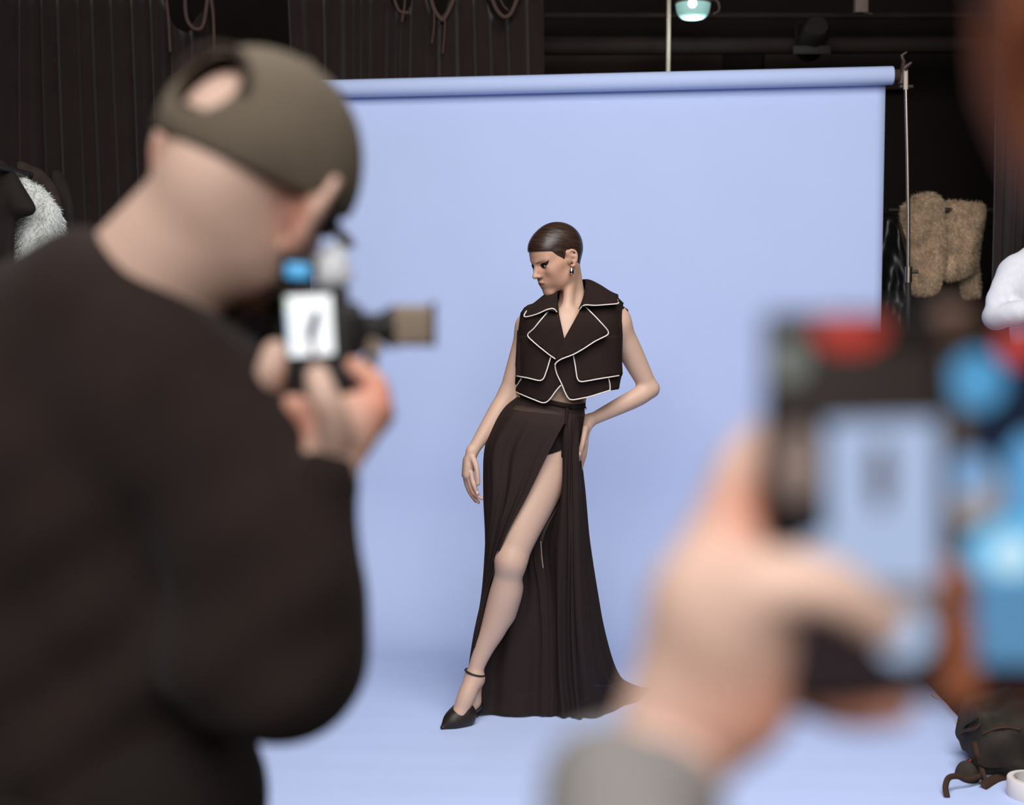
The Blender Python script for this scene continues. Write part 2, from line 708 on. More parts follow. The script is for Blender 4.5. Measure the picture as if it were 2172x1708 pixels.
lathe_obj('roll_core', [(0.018, -Lr - 0.03), (0.027, -Lr - 0.03), (0.027, Lr + 0.03), (0.018, Lr + 0.03)], MR, M_core, bd, 24)


# ================================================================== stands that carry the roll
def backdrop_stand(top, foot, sgn, label):
    t = tag(empty('backdrop_stand', (foot[0], foot[1], 0)), label, 'stand', 'stands that carry the paper roll')
    top, foot = Vector(top), Vector(foot)
    lerp = lambda f, bend=0: top.lerp(foot, f) + Vector((bend, 0, 0))
    tube_obj('upper_tube', [lerp(0.0), lerp(0.06, 0.002), lerp(0.14, 0.005), lerp(0.25, 0.007), lerp(0.37, 0.004)], 0.0085, M_steel, t, 14)
    tube_obj('top_spigot', [top + V(0, 0, 0.015), lerp(0.028)], 0.0098, M_pole, t, 14)
    tube_obj('middle_tube', [lerp(0.345, 0.005), lerp(0.45, 0.003), lerp(0.66)], 0.0115, M_darkmetal, t, 14)
    tube_obj('lower_tube', [lerp(0.55), lerp(0.995)], 0.015, M_darkmetal, t, 14)
    c = lerp(0.355, 0.005)
    tube_obj('collar', [c + V(0, 0, 0.035), c - V(0, 0, 0.035)], 0.0165, M_steel, t, 16)
    tube_obj('lock_knob', [c + V(0.012, -0.004, 0.012), c + V(0.042, -0.012, 0.012)], 0.008, M_darkmetal, t, 10)
    tube_obj('leg_collar', [lerp(0.7), lerp(0.76)], 0.022, M_darkmetal, t, 16)
    for k in range(3):
        a = math.radians(35 + 120 * k)
        p = lerp(0.73)
        q = Vector((foot.x + 0.42 * math.cos(a), foot.y + 0.42 * math.sin(a), 0.012))
        tube_obj('leg', [p, q], 0.010, M_darkmetal, t, 8)
    # clamp and hook that hold the roll
    end = bpt(sgn * 1.345, 0, ROLL_Z + sgn * 1.345 * TILT)
    head = box_obj('clamp_body', (0.03, 0.04, 0.075), Matrix.Translation(end + V(sgn * 0.035, 0, -0.005)) @ Matrix.Rotation(0.15, 4, 'Y'), M_clamp, t, 0.006)
    tube_obj('hook', [end + V(sgn * 0.03, 0, 0.02), end + V(sgn * 0.035, -0.012, 0.06), end + V(sgn * 0.022, -0.018, 0.085), end + V(sgn * 0.045, -0.015, 0.1)], [0.009, 0.010, 0.008, 0.006], M_clamp, t, 10)
    tube_obj('clamp_arm', [end + V(sgn * 0.04, 0, 0.01), top + V(0, 0, 0.015)], [0.010, 0.008], M_clamp, t, 10)
    tube_obj('wing_screw', [top + V(-0.01, -0.01, 0.02), top + V(0.02, -0.02, 0.045)], [0.014, 0.006], M_clamp, t, 8)
    box_obj('clamp_jaw', (0.06, 0.03, 0.014), Matrix.Translation(end + V(sgn * 0.05, 0, -0.05)), M_clamp, t, 0.004)
    return t

backdrop_stand(at(1921, 156, 6.38), (1.815, 6.36, 0.0), 1, 'chrome and black stand clamped to the right end of the paper roll')
lt = bpt(-1.42, 0, ROLL_Z - 1.4 * TILT)
backdrop_stand(lt, (lt.x - 0.02, lt.y, 0.0), -1, 'stand holding the left end of the paper roll behind the photographer')

# ================================================================== curtains
def curtain(name, x0, x1, yc, ztop, zbot, amp, nfold, seed, label, swag=()):
    """hanging cloth with real folds; swag = list of (x, width, depth) where the top edge sags between its ties"""
    r = random.Random(seed)
    t = tag(empty(name, ((x0 + x1) / 2, yc, zbot)), label, 'curtain')
    comps = [(nfold * r.uniform(0.75, 1.3), r.uniform(0, 6.28), r.uniform(0.5, 1.0)) for _ in range(3)] + [(nfold * r.uniform(2.0, 3.2), r.uniform(0, 6.28), 0.6) for _ in range(3)]
    diag = [(r.uniform(x0, x1), r.uniform(0.04, 0.09), r.uniform(-0.12, 0.12)) for _ in range(5)]
    NX, NZ = int((x1 - x0) * 150), 40
    verts, faces = [], []
    for j in range(NZ + 1):
        f = j / NZ
        for i in range(NX + 1):
            u = i / NX
            x = x0 + (x1 - x0) * u
            y = 0
            for fr, ph, a in comps:
                y += a * math.sin(2 * math.pi * fr * u + ph + 0.35 * math.sin(3 * f + ph))
            y = math.tanh(y * 0.8) * amp * 1.5 * (0.55 + 0.45 * f)
            for dx, wd, sl in diag:
                q = (x - dx - sl * f * 2) / wd
                y -= 0.05 * math.exp(-q * q)
            z = ztop + (zbot - ztop) * f
            for sx, w, dep in swag:
                q = (x - sx) / w
                if abs(q) < 1: z -= dep * (1 - q * q) * (1 - f) ** 3
            x += 0.02 * math.sin(7 * u + 4 * f)
            verts.append((x, yc + y, z))
    for j in range(NZ):
        for i in range(NX):
            a = j * (NX + 1) + i
            faces.append((a, a + 1, a + NX + 2, a + NX + 1))
    o = solidify(mesh_obj('cloth', verts, faces, M_curtain, t), 0.003, 0)
    return t

YCU = 8.1
xl = lambda px, Y: (px - CXP) / FPX * Y
zt = lambda py, Y: at(CXP, py, Y).z
cl = curtain('stage_curtain', xl(-420, YCU), xl(462, YCU), YCU, zt(-10, YCU), 0.01, 0.06, 9, 3, 'black curtain at the far left behind the photographer and the coats', [(xl(400, YCU), 0.12, 0.20)])
cc = curtain('stage_curtain', xl(622, YCU), xl(1146, YCU), YCU, zt(-14, YCU), 0.01, 0.05, 8, 11, 'black tied curtain hanging above the middle of the paper roll', [(xl(855, YCU), 0.09, 0.12), (xl(940, YCU), 0.08, 0.15), (xl(1070, YCU), 0.11, 0.15)])
YCR = 6.75
cr = curtain('stage_curtain', xl(2078, YCR), xl(2440, YCR), YCR, 3.6, 0.01, 0.07, 5, 5, 'dark curtain at the right edge behind the person in white', [])
# ties and loops along the curtain tops
for (par, pts, r) in [
    (cl, [(392, -12), (394, 30), (402, 52), (416, 62), (430, 55), (437, 20), (441, -12)], 0.011),
    (cl, [(352, -12), (357, 40), (361, 110)], 0.008),
    (cl, [(446, -12), (452, 30), (454, 90), (455, 130)], 0.009),
    (cc, [(834, -12), (840, 10), (848, 24), (862, 27), (868, 26)], 0.009),
    (cc, [(860, -12), (857, 20), (853, 46)], 0.006),
    (cc, [(912, -12), (920, 18), (933, 38), (940, 42), (948, 30), (958, 8), (966, -12)], 0.012),
    (cc, [(919, 12), (921, 50), (916, 92)], 0.005),
    (cc, [(944, 34), (943, 70), (939, 114)], 0.005),
    (cc, [(1040, -12), (1052, 18), (1064, 33), (1074, 36), (1085, 26), (1096, 0), (1100, -12)], 0.012),
    (cc, [(1058, -8), (1068, 12), (1078, 22)], 0.005),
]:
    P = [at(px, py, YCU - 0.12) for px, py in pts]
    tube_obj('tie', spline(P, 18), r, M_rope, par, 8)

# battens that carry the curtains, pipes and fittings above the roll
def pipe(name, a, b, r, m, label, cat):
    o = tube_obj(name, [a, Vector(a).lerp(Vector(b), 0.5), b], r, m, None, 16)
    return tag(o, label, cat)

pipe('curtain_batten', (-4.55, YCU, zt(-16, YCU)), (xl(1180, YCU), YCU, zt(-16, YCU)), 0.024, M_darkmetal, 'black batten that the tied curtains hang from', 'pipe')
pipe('curtain_batten', (xl(2060, YCR), YCR, 3.61), (4.55, YCR, 3.61), 0.024, M_darkmetal, 'black batten over the right hand curtain', 'pipe')
M_beam = mat('dark_beam', srgb(44, 35, 32), 0.8, 0.2, vary=0.15, vscale=3)
beam = tag(empty('lighting_truss', (0.3, 8.7, zt(105, 8.7))), 'dark horizontal truss pipe running behind the top of the paper roll', 'pipe')
tube_obj('top_pipe', [(xl(1100, 8.7), 8.7, zt(100, 8.7)), (4.55, 8.7, zt(92, 8.7))], 0.05, M_beam, beam, 20)
tube_obj('lower_pipe', [(xl(1100, 8.9), 8.9, zt(33, 8.9)), (4.55, 8.9, zt(33, 8.9))], 0.02, M_beam, beam, 14)
o = box_obj('wall_panel', (1.2, 0.03, 0.42), Matrix.Translation((xl(1330, 9.2), 9.2, zt(150, 9.2))), mat('panel_brown', srgb(58, 46, 42), 0.85, 0.15, vary=0.1, vscale=4), None, 0.004)
tag(o, 'dull brown panel on the back wall just above the paper roll', 'panel')
wp2 = box_obj('wall_panel', (0.9, 0.03, 0.3), Matrix.Translation((xl(1760, 9.2), 9.2, zt(140, 9.2))), mat('panel_brown_dim', srgb(50, 40, 37), 0.85, 0.15, vary=0.1, vscale=4), None, 0.004)
tag(wp2, 'dim brown panel on the back wall left of the roll clamp', 'panel')
PY = 8.45
o = tag(empty('hanging_pole', at(1418, 160, PY)), 'thin pale vertical pole hanging beside the lit lamp', 'pole')
tube_obj('shaft', [at(1419, -40, PY), at(1418, 60, PY), at(1416, 230, PY)], 0.0125, M_pole, o, 12)
tube_obj('ceiling_rod', [at(1419, -40, PY), (at(1419, -40, PY).x, PY, ZC)], 0.008, M_darkmetal, o, 8)

# pendant lamp with ribbed glass bowl
LY = 8.2
lc = at(1470, 10, LY)
lamp = tag(empty('pendant_lamp', lc), 'lit pendant lamp with a ribbed greenish glass bowl', 'lamp')
M_glass = mat('lamp_glass', (0.55, 0.85, 0.82, 1), 0.25, 0.5, bump=0.3, bscale=60, emit=srgb(150, 205, 200), estr=0.42)
M_bulb = mat('lamp_bulb', (1, 1, 1, 1), 0.4, 0.3, emit=(0.86, 1.0, 1.0, 1), estr=6.0)
Rl = 36 / FPX * LY
prof = [(Rl, 0.008), (Rl * 1.01, 0.0), (Rl * 0.985, -0.018), (Rl * 0.93, -0.045), (Rl * 0.80, -0.066), (Rl * 0.6, -0.078), (Rl * 0.3, -0.082), (0.001, -0.083)]
g = lathe_obj('glass_bowl', prof, Matrix.Translation(lc), M_glass, lamp, 48, cap=False)
lathe_obj('rim', [(Rl * 0.94, 0.004), (Rl * 1.05, 0.004), (Rl * 1.05, 0.014), (Rl * 0.94, 0.014)], Matrix.Translation(lc), M_galv, lamp, 48)
lathe_obj('bulb', [(0.001, -0.05), (0.02, -0.046), (0.03, -0.03), (0.03, -0.012), (0.02, 0.0), (0.001, 0.002)], Matrix.Translation(lc + V(-0.012, -0.075, 0.012)), M_bulb, lamp, 24, cap=False)
lathe_obj('housing', [(Rl * 0.96, 0.012), (Rl * 0.9, 0.06), (Rl * 0.5, 0.1), (0.03, 0.12), (0.03, 0.2), (0.012, 0.21), (0.012, ZC - lc.z)], Matrix.Translation(lc), M_darkmetal, lamp, 32)
tube_obj('bracket', spline([lc + V(0.08, 0, 0.03), lc + V(0.14, 0, 0.02), lc + V(0.15, 0, -0.03), lc + V(0.12, 0, -0.05)], 12), 0.008, M_clamp, lamp, 8)
pl = bpy.data.lights.new('pendant_glow', 'POINT')
pl.energy = 3
pl.color = (0.8, 1, 0.98)
pl.shadow_soft_size = 0.05
plo = bpy.data.objects.new('pendant_glow', pl)
plo.location = lc + V(0, 0, -0.14)
COL.objects.link(plo)

# small grey fitting and a dark spotlight
fx = tag(empty('ceiling_fitting', at(1826, 10, 8.3)), 'small grey box fitting hanging high above the roll clamp', 'fitting')
box_obj('box', (0.075, 0.06, 0.16), Matrix.Translation(at(1826, -2, 8.3)), M_galv, fx, 0.006)
tube_obj('rod', [at(1826, -20, 8.3), (at(1826, 0, 8.3).x, 8.3, ZC)], 0.01, M_darkmetal, fx, 10)
tube_obj('lever', [at(1828, 25, 8.28), at(1850, 30, 8.28)], 0.007, M_clamp, fx, 8)
M_spot = mat('spotlight_black', srgb(34, 28, 26), 0.6, 0.3)
sp = tag(empty('spotlight', at(1722, 80, 8.45)), 'dark theatre spotlight hanging from the truss pipe', 'spotlight')
Ms = frame((1, 0, 0), (0, 0.35, 0.94), (0, -0.94, 0.35), at(1722, 85, 8.45))
lathe_obj('housing', [(0.06, 0.16), (0.075, 0.14), (0.08, 0.0), (0.085, -0.1), (0.07, -0.13), (0.04, -0.15)], Ms, M_spot, sp, 24)
tube_obj('yoke', [at(1690, 85, 8.45), at(1688, 55, 8.5), at(1722, 40, 8.6), at(1756, 55, 8.5), at(1754, 85, 8.45)], 0.008, M_spot, sp, 8)
tube_obj('pipe_clamp', [at(1722, 40, 8.6), at(1722, 66, 8.66), at(1722, 92, 8.67)], 0.012, M_spot, sp, 8)
box_obj('barn_door', (0.22, 0.012, 0.05), Matrix.Translation(at(1722, 106, 8.38)), M_spot, sp, 0.003)
# ================================================================== figures: shared pieces
M_skin = mat('skin', srgb(200, 150, 124), 0.5, 0.35, bump=0.02, bscale=700, attr='tint')
M_skin_pale = mat('skin_pale', srgb(204, 162, 140), 0.55, 0.3, bump=0.02, bscale=500, attr='tint')


def ortho(f, u):
    f = Vector(f).normalized()
    u = Vector(u)
    u = (u - f * u.dot(f)).normalized()
    l = u.cross(f)      # left of a figure that faces f
    return f, l.normalized(), u


class Head:
    """head-local frame: f forward, l to the figure's left, u up; metres times scale"""

    def __init__(s, o, f, u, sc=1.0):
        s.o = Vector(o)
        s.f, s.l, s.u = ortho(f, u)
        s.sc = sc
        s.R = np.array([[s.f[i], s.l[i], s.u[i]] for i in range(3)], np.float32)

    def p(s, f, l, u):
        return s.o + (s.f * f + s.l * l + s.u * u) * s.sc

    def local(s, pos):
        return (pos - np.array(s.o)) @ s.R / s.sc

    def sculpt(s, B, male=False, ears=True):
        c = s.sc
        E = lambda f, l, u, rf, rl, ru, k=0.012, op='add': B.ell(s.p(f, l, u), (rf * c, rl * c, ru * c), s.R, k * c, op)
        K = lambda a, b, ra, rb, k=0.008, op='add': B.cone(s.p(*a), s.p(*b), ra * c, rb * c, k * c, op)
        E(-0.012, 0, 0.034, 0.096, 0.074, 0.080)                    # cranium
        E(0.040, 0, 0.028, 0.050, 0.060, 0.054, 0.03)               # forehead
        E(0.028, 0, -0.030, 0.062, 0.057, 0.075, 0.03)              # face block
        for sd in (-1, 1):
            K((0.000, sd * 0.052, -0.030), (0.010, sd * 0.046, -0.068), 0.014, 0.013, 0.025)   # ramus
            K((0.010, sd * 0.046, -0.068), (0.074, sd * 0.012, -0.104), 0.013, 0.012, 0.022)   # jaw line
            K((0.062, sd * 0.042, -0.024), (0.030, sd * 0.058, -0.012), 0.013, 0.010, 0.03)    # cheekbone
            E(0.038, sd * 0.036, -0.052, 0.034, 0.021, 0.036, 0.03)                              # cheek
            K((0.088, sd * 0.010, 0.016), (0.070, sd * 0.044, 0.018), 0.0075, 0.007, 0.014)    # brow
        E(0.078, 0, -0.102, 0.015, 0.017, 0.014, 0.02)              # chin
        E(0.070, 0, -0.066, 0.028, 0.034, 0.028, 0.02)              # muzzle
        for sd in (-1, 1):
            E(0.094, sd * 0.033, -0.001, 0.016, 0.017, 0.011, 0.014, 'sub')                      # socket
            E(0.073, sd * 0.032, -0.001, 0.0135, 0.0140, 0.0120, 0.003)                          # eyeball
            K((0.083, sd * 0.020, 0.004), (0.080, sd * 0.045, 0.002), 0.0036, 0.0032, 0.005)     # upper lid
            K((0.083, sd * 0.021, -0.009), (0.079, sd * 0.044, -0.008), 0.0034, 0.003, 0.006)    # lower lid
        for sd in (-1, 1): E(0.088, sd * 0.011, -0.024, 0.014, 0.010, 0.016, 0.014)
        K((0.086, 0, 0.012), (0.110, 0, -0.026), 0.0070, 0.0085, 0.010)      # nose bridge
        E(0.1125, 0, -0.0315, 0.0105, 0.0095, 0.0085, 0.006)                  # nose tip
        for sd in (-1, 1):
            E(0.100, sd * 0.0115, -0.0355, 0.0095, 0.0065, 0.0070, 0.006)     # wing
            E(0.103, sd * 0.0060, -0.0425, 0.0035, 0.0022, 0.0022, 0.003, 'sub')
        K((0.097, -0.006, -0.058), (0.097, 0.006, -0.058), 0.0052, 0.0052, 0.006)
        for sd in (-1, 1):
            K((0.0975, sd * 0.005, -0.0590), (0.087, sd * 0.022, -0.064), 0.0052, 0.0030, 0.006)
            K((0.0955, sd * 0.003, -0.0715), (0.087, sd * 0.021, -0.0660), 0.0060, 0.0030, 0.006)
        K((0.1035, -0.02, -0.0652), (0.1035, 0.02, -0.0652), 0.0020, 0.0020, 0.003, 'sub')
        if ears:
            for sd in (-1, 1):
                e = lambda f, o_, u: s.p(f, sd * (0.074 + o_), u)
                rim = [(0.006, 0.000, -0.002), (0.002, 0.010, 0.014), (-0.012, 0.017, 0.020), (-0.024, 0.020, 0.010), (-0.026, 0.018, -0.008), (-0.018, 0.013, -0.024), (-0.006, 0.009, -0.036), (0.000, 0.003, -0.034)]
                B.chain([e(*q) for q in rim], [0.0040 * c, 0.0042 * c, 0.0044 * c, 0.0044 * c, 0.0042 * c, 0.0045 * c, 0.0062 * c, 0.004 * c], 0.004 * c)
                K((-0.002, sd * 0.071, -0.012), (-0.016, sd * 0.083, -0.006), 0.014, 0.010, 0.008)
                K((-0.006, sd * 0.078, 0.008), (-0.014, sd * 0.085, -0.020), 0.010, 0.008, 0.008)
                K((-0.008, sd * 0.079, 0.006), (-0.014, sd * 0.084, 0.012), 0.010, 0.006, 0.006)
                E(-0.006, sd * 0.092, -0.013, 0.007, 0.006, 0.008, 0.006, 'sub')
                K((0.004, sd * 0.075, -0.016), (0.003, sd * 0.076, -0.022), 0.0045, 0.004, 0.004)


def finger(B, pts, r0, r1, k=0.004):
    n = len(pts)
    B.chain(pts, [r0 + (r1 - r0) * i / (n - 1) for i in range(n)], k)


def decal(name, bvh, hd, poly, step, off, m, parent, z0=0.2):
    """thin patch laid on a face: polygon in head-local (l, u), cast along the forward axis"""
    bm = flat_grid(poly, step)
    bad = []
    for v in bm.verts:
        src = hd.p(z0, v.co.x, v.co.z)
        hit = bvh.ray_cast(src, -hd.f)
        if hit[0] is None: bad.append(v)
        else: v.co = hit[0] + hit[1] * off
    bmesh.ops.delete(bm, geom=bad, context='VERTS')
    return bm_obj(name, bm, m, parent)


# ================================================================== the model in the black vest and skirt
MY = 5.0


def mp(px, py, d=0.0):
    return at(px, py, MY + d)


model = tag(empty('person', (at(1100, 1520, MY).x, MY, 0)), 'model in black cropped vest with white piping and long slit skirt, hand on hip', 'person')

M_cloth = mat('black_suiting', srgb(40, 30, 28), 0.92, 0.08, bump=0.12, bscale=900, sheen=0.0, vary=0.08, vscale=30)
M_piping = mat('white_piping', srgb(226, 214, 206), 0.55, 0.3)
M_hair = mat('dark_brown_hair', srgb(50, 33, 26), 0.36, 0.5, vary=0.6, vscale=7, bump=0.35, bscale=9)
M_makeup = mat('black_eyeliner', srgb(22, 16, 15), 0.5, 0.2)
M_lip = mat('rose_lips', srgb(142, 88, 74), 0.45, 0.35)
M_brow = mat('brow_hair', srgb(136, 96, 76), 0.8, 0.1)
M_white_eye = mat('eye_white', srgb(214, 204, 198), 0.3, 0.5)
M_shoe = mat('black_satin', srgb(38, 29, 27), 0.45, 0.35, bump=0.05, bscale=800)
M_chrome = mat('silver_earring', srgb(210, 208, 214), 0.08, 0.5, metal=1.0)

yaw, ptc = math.radians(57), math.radians(21)
hf = Vector((-math.sin(yaw) * math.cos(ptc), -math.cos(yaw) * math.cos(ptc), -math.sin(ptc)))
HD = Head(mp(1180, 547, 0.03), hf, Vector((-0.05, 0.0, 1.0)), 0.975)

B = SDF(0.0026)
# torso
pel, wai, rib, che = mp(1140, 925, 0.03), mp(1170, 848, 0.03), mp(1200, 745, 0.03), mp(1212, 672, 0.035)
yv = (0, 1, 0)
B.cone(wai, rib, 0.102, 0.128, 0.05, flat=(yv, 0.76))
B.cone(rib, mp(1210, 704, 0.035), 0.128, 0.088, 0.05, flat=(yv, 0.8))
B.cone(mp(1166, 870, 0.03), mp(1138, 935, 0.03), 0.112, 0.150, 0.05, flat=(yv, 0.76))
B.ell(mp(1128, 960, 0.05), (0.155, 0.115, 0.10), None, 0.06)
for sx in (1170, 1238): B.ell(mp(sx, 735, -0.045), (0.052, 0.045, 0.055), None, 0.04)
# neck and shoulders
B.cone(mp(1217, 658, 0.058), HD.p(-0.040, 0, -0.045), 0.047, 0.041, 0.012)
B.cone(mp(1215, 668, 0.06), mp(1134, 690, 0.045), 0.046, 0.040, 0.03)
B.cone(mp(1216, 652, 0.06), mp(1306, 670, 0.055), 0.046, 0.042, 0.03)
B.cone(HD.p(-0.022, 0.040, -0.045), mp(1201, 668, -0.012), 0.018, 0.014, 0.035)     # neck muscle
for sx, ex in ((1190, 1135), (1214, 1290)):
    B.cone(mp(sx, 672, -0.022), mp(ex, 662, 0.005), 0.008, 0.008, 0.028)               # collar bones
B.ell(mp(1200, 700, -0.03), (0.06, 0.03, 0.05), None, 0.05)
HD.sculpt(B)
# her right arm, hanging at the left of the picture
B.ell(mp(1124, 694, 0.045), (0.045, 0.048, 0.050), None, 0.04)
B.chain([mp(1122, 696, 0.045), mp(1106, 755, 0.055), mp(1078, 836, 0.06)], [0.043, 0.043, 0.033], 0.03)
B.chain([mp(1077, 836, 0.06), mp(1056, 872, 0.04), mp(1002, 958, -0.01)], [0.031, 0.034, 0.0205], 0.02)
wr = mp(1002, 958, -0.01)
# hand: seen from the thumb side, fingers curling forward
B.chain([mp(1001, 958, -0.01), mp(996, 984, -0.015), mp(993, 1006, -0.015)], [0.021, 0.023, 0.021], 0.012, flat=((0.75, -0.6, 0.2), 0.8))
B.cone(mp(990, 975, -0.005), mp(986, 1008, -0.005), 0.014, 0.012, 0.012)
finger(B, [mp(1000, 1003, -0.03), mp(1003, 1022, -0.04), mp(1008, 1036, -0.045), mp(1013, 1049, -0.04)], 0.0095, 0.0070)       # index
finger(B, [mp(994, 1008, -0.02), mp(998, 1030, -0.02), mp(1006, 1048, -0.03), mp(1022, 1058, -0.045)], 0.0095, 0.0062)         # middle
finger(B, [mp(989, 1009, -0.005), mp(993, 1032, 0.0), mp(1001, 1050, -0.01), mp(1015, 1066, -0.02)], 0.0090, 0.0062)           # ring
finger(B, [mp(985, 1008, 0.012), mp(989, 1028, 0.018), mp(997, 1047, 0.012), mp(1009, 1064, 0.0)], 0.0080, 0.0058)             # little
finger(B, [mp(1003, 972, -0.03), mp(1010, 990, -0.045), mp(1013, 1010, -0.05), mp(1014, 1026, -0.05)], 0.0110, 0.0078, 0.008)   # thumb
# her left arm, elbow out, hand on the hip
B.ell(mp(1309, 692, 0.05), (0.040, 0.046, 0.050), None, 0.04)
B.chain([mp(1311, 692, 0.05), mp(1341, 754, 0.085), mp(1376, 822, 0.11)], [0.045, 0.043, 0.032], 0.03)
B.chain([mp(1380, 826, 0.11), mp(1345, 846, 0.08), mp(1252, 892, 0.01)], [0.031, 0.034, 0.021], 0.02)
B.chain([mp(1252, 892, 0.01), mp(1241, 915, 0.0), mp(1238, 940, 0.01)], [0.021, 0.021, 0.018], 0.012, flat=((0.8, 0.5, 0), 0.75))
finger(B, [mp(1242, 908, -0.02), mp(1238, 928, -0.03), mp(1233, 950, -0.035), mp(1228, 967, -0.032)], 0.0110, 0.0072, 0.008)    # thumb
finger(B, [mp(1243, 938, 0.0), mp(1240, 962, 0.015), mp(1233, 978, 0.03), mp(1226, 988, 0.05)], 0.0090, 0.0062)
finger(B, [mp(1243, 935, 0.02), mp(1240, 958, 0.04), mp(1230, 970, 0.06), mp(1218, 978, 0.08)], 0.0090, 0.0062)
finger(B, [mp(1243, 930, 0.035), mp(1240, 948, 0.06), mp(1228, 958, 0.08), mp(1212, 966, 0.095)], 0.0088, 0.0060)
finger(B, [mp(1243, 922, 0.045), mp(1238, 936, 0.07), mp(1224, 946, 0.09), mp(1208, 952, 0.105)], 0.0080, 0.0056)
# her right leg stepping forward
B.chain([mp(1165, 968, 0.0), mp(1140, 1040, -0.035), mp(1104, 1130, -0.08), mp(1084, 1190, -0.10)], [0.094, 0.083, 0.064, 0.0515], 0.03)
B.ell(mp(1081, 1190, -0.116), (0.030, 0.030, 0.040), None, 0.04)
B.chain([mp(1084, 1190, -0.10), mp(1078, 1225, -0.09), mp(1070, 1264, -0.075), mp(1050, 1325, -0.06), mp(1028, 1372, -0.055), mp(1012, 1412, -0.055), mp(1006, 1440, -0.055)],
        [0.0515, 0.050, 0.0555, 0.048, 0.036, 0.0285, 0.029], 0.025)
B.cone(mp(1084, 1245, -0.05), mp(1072, 1300, -0.045), 0.034, 0.030, 0.04)
for dx, dz in ((-13, 1436), (14, 1440)): B.ell(mp(1007 + dx * 0.8, dz, -0.05), (0.013, 0.016, 0.018), None, 0.02)
B.chain([mp(1006, 1438, -0.06), mp(990, 1475, -0.085), mp(975, 1513, -0.098)], [0.030, 0.032, 0.026], 0.02)
B.chain([mp(1006, 1445, -0.04), mp(1004, 1485, -0.02)], [0.028, 0.028], 0.02)
B.chain([mp(1002, 1490, -0.03), mp(988, 1520, -0.085)], [0.024, 0.020], 0.02)
B.chain([mp(974, 1518, -0.100), mp(966, 1530, -0.112)], [0.024, 0.018], 0.02)
# her left leg under the skirt
B.chain([mp(1186, 968, 0.05), mp(1184, 1080, 0.10), mp(1170, 1195, 0.13)], [0.085, 0.075, 0.052], 0.03)
B.chain([mp(1170, 1195, 0.13), mp(1172, 1270, 0.16), mp(1180, 1400, 0.17)], [0.052, 0.054, 0.030], 0.025)
B.chain([mp(1180, 1400, 0.17), mp(1182, 1432, 0.17), mp(1188, 1478, 0.10)], [0.030, 0.030, 0.026], 0.02)

_lipc, _skc = np.array(srgb(196, 118, 100)[:3]), np.array(srgb(198, 164, 145)[:3])


def model_col(P):
    C = np.tile(_skc, (len(P), 1)).astype(np.float32)
    q = HD.local(P)
    warm = np.array(srgb(184, 130, 108)[:3])
    # warmer knuckles, ears and cheeks
    def blend(w, c):
        w = np.clip(w, 0, 1)[:, None]
        C[:] = C * (1 - w) + np.array(c) * w
    face = np.clip(1.25 - np.sqrt(((q[:, 0] - 0.02) / 0.11) ** 2 + (q[:, 1] / 0.1) ** 2 + ((q[:, 2] + 0.02) / 0.12) ** 2), 0, 0.55) / 0.55
    blend(face * 0.85, srgb(184, 136, 112)[:3])
    ear = np.exp(-(((q[:, 0] + 0.012) / 0.02) ** 2 + ((np.abs(q[:, 1]) - 0.085) / 0.014) ** 2 + (q[:, 2] / 0.03) ** 2))
    blend(ear * 0.4, warm)
    chk = np.exp(-(((q[:, 0] - 0.055) / 0.02) ** 2 + ((np.abs(q[:, 1]) - 0.045) / 0.016) ** 2 + ((q[:, 2] + 0.03) / 0.018) ** 2))
    blend(chk * 0.45, warm)
    for c in (mp(1012, 1045, -0.02), mp(1000, 1050, -0.01), mp(1228, 970, 0), mp(1010, 1450, -0.05)):
        d = np.linalg.norm(P - np.array(c), axis=1)
        blend(np.exp(-(d / 0.035) ** 2) * 0.5, warm)
    return C

body = B.build('body', M_skin, model, relax=2, colfn=model_col)
bvh = bvh_of(body)

# ---- face details laid on the skin
for sd in (1, -1):
    P = [(0.0175, 0.0005), (0.022, 0.0055), (0.030, 0.0095), (0.040, 0.0095), (0.049, 0.0105), (0.0565, 0.0150), (0.053, 0.0070), (0.048, -0.0010), (0.043, -0.0075), (0.034, -0.0105), (0.025, -0.0080)]
    decal('eye_makeup', bvh, HD, [(sd * a, b) for a, b in P], 0.003, 0.0006, M_makeup, model)
    P = [(0.0375, -0.002), (0.042, -0.0005), (0.0455, -0.0020), (0.0410, -0.0050), (0.0375, -0.0050)]
    decal('eye', bvh, HD, [(sd * a, b) for a, b in P], 0.003, 0.0012, M_white_eye, model)
    P = [(0.010, 0.0115), (0.013, 0.0155), (0.026, 0.0155), (0.028, 0.0125), (0.020, 0.0120)]
    decal('eyebrow', bvh, HD, [(sd * a, b) for a, b in P], 0.003, 0.0006, M_brow, model)
P = [(-0.021, -0.0645), (-0.011, -0.0605), (-0.004, -0.0580), (0, -0.0588), (0.004, -0.0580), (0.011, -0.0605), (0.021, -0.0645), (0.013, -0.0700), (0.005, -0.0730), (-0.005, -0.0730), (-0.013, -0.0700)]
decal('lips', bvh, HD, P, 0.003, 0.0005, M_lip, model)
M_nail = mat('nail', srgb(222, 184, 168), 0.25, 0.5)
for c, d, s in ((mp(1013, 1047, -0.05), (0.2, -0.9, -0.2), 1.0), (mp(1228.5, 965, -0.044), (-0.1, -0.95, -0.1), 1.1)):
    f_, l_, u_ = ortho(d, (0.25 if s == 1.0 else -0.25, 0, -1))
    e = bmesh.new()
    bmesh.ops.create_uvsphere(e, u_segments=12, v_segments=8, radius=1)
    bmesh.ops.transform(e, matrix=frame(f_, l_, u_, c + f_ * -0.003) @ Matrix.Diagonal((0.0052, 0.0058 * s, 0.0085 * s, 1)), verts=e.verts)
    bm_obj('nail', e, M_nail, model)

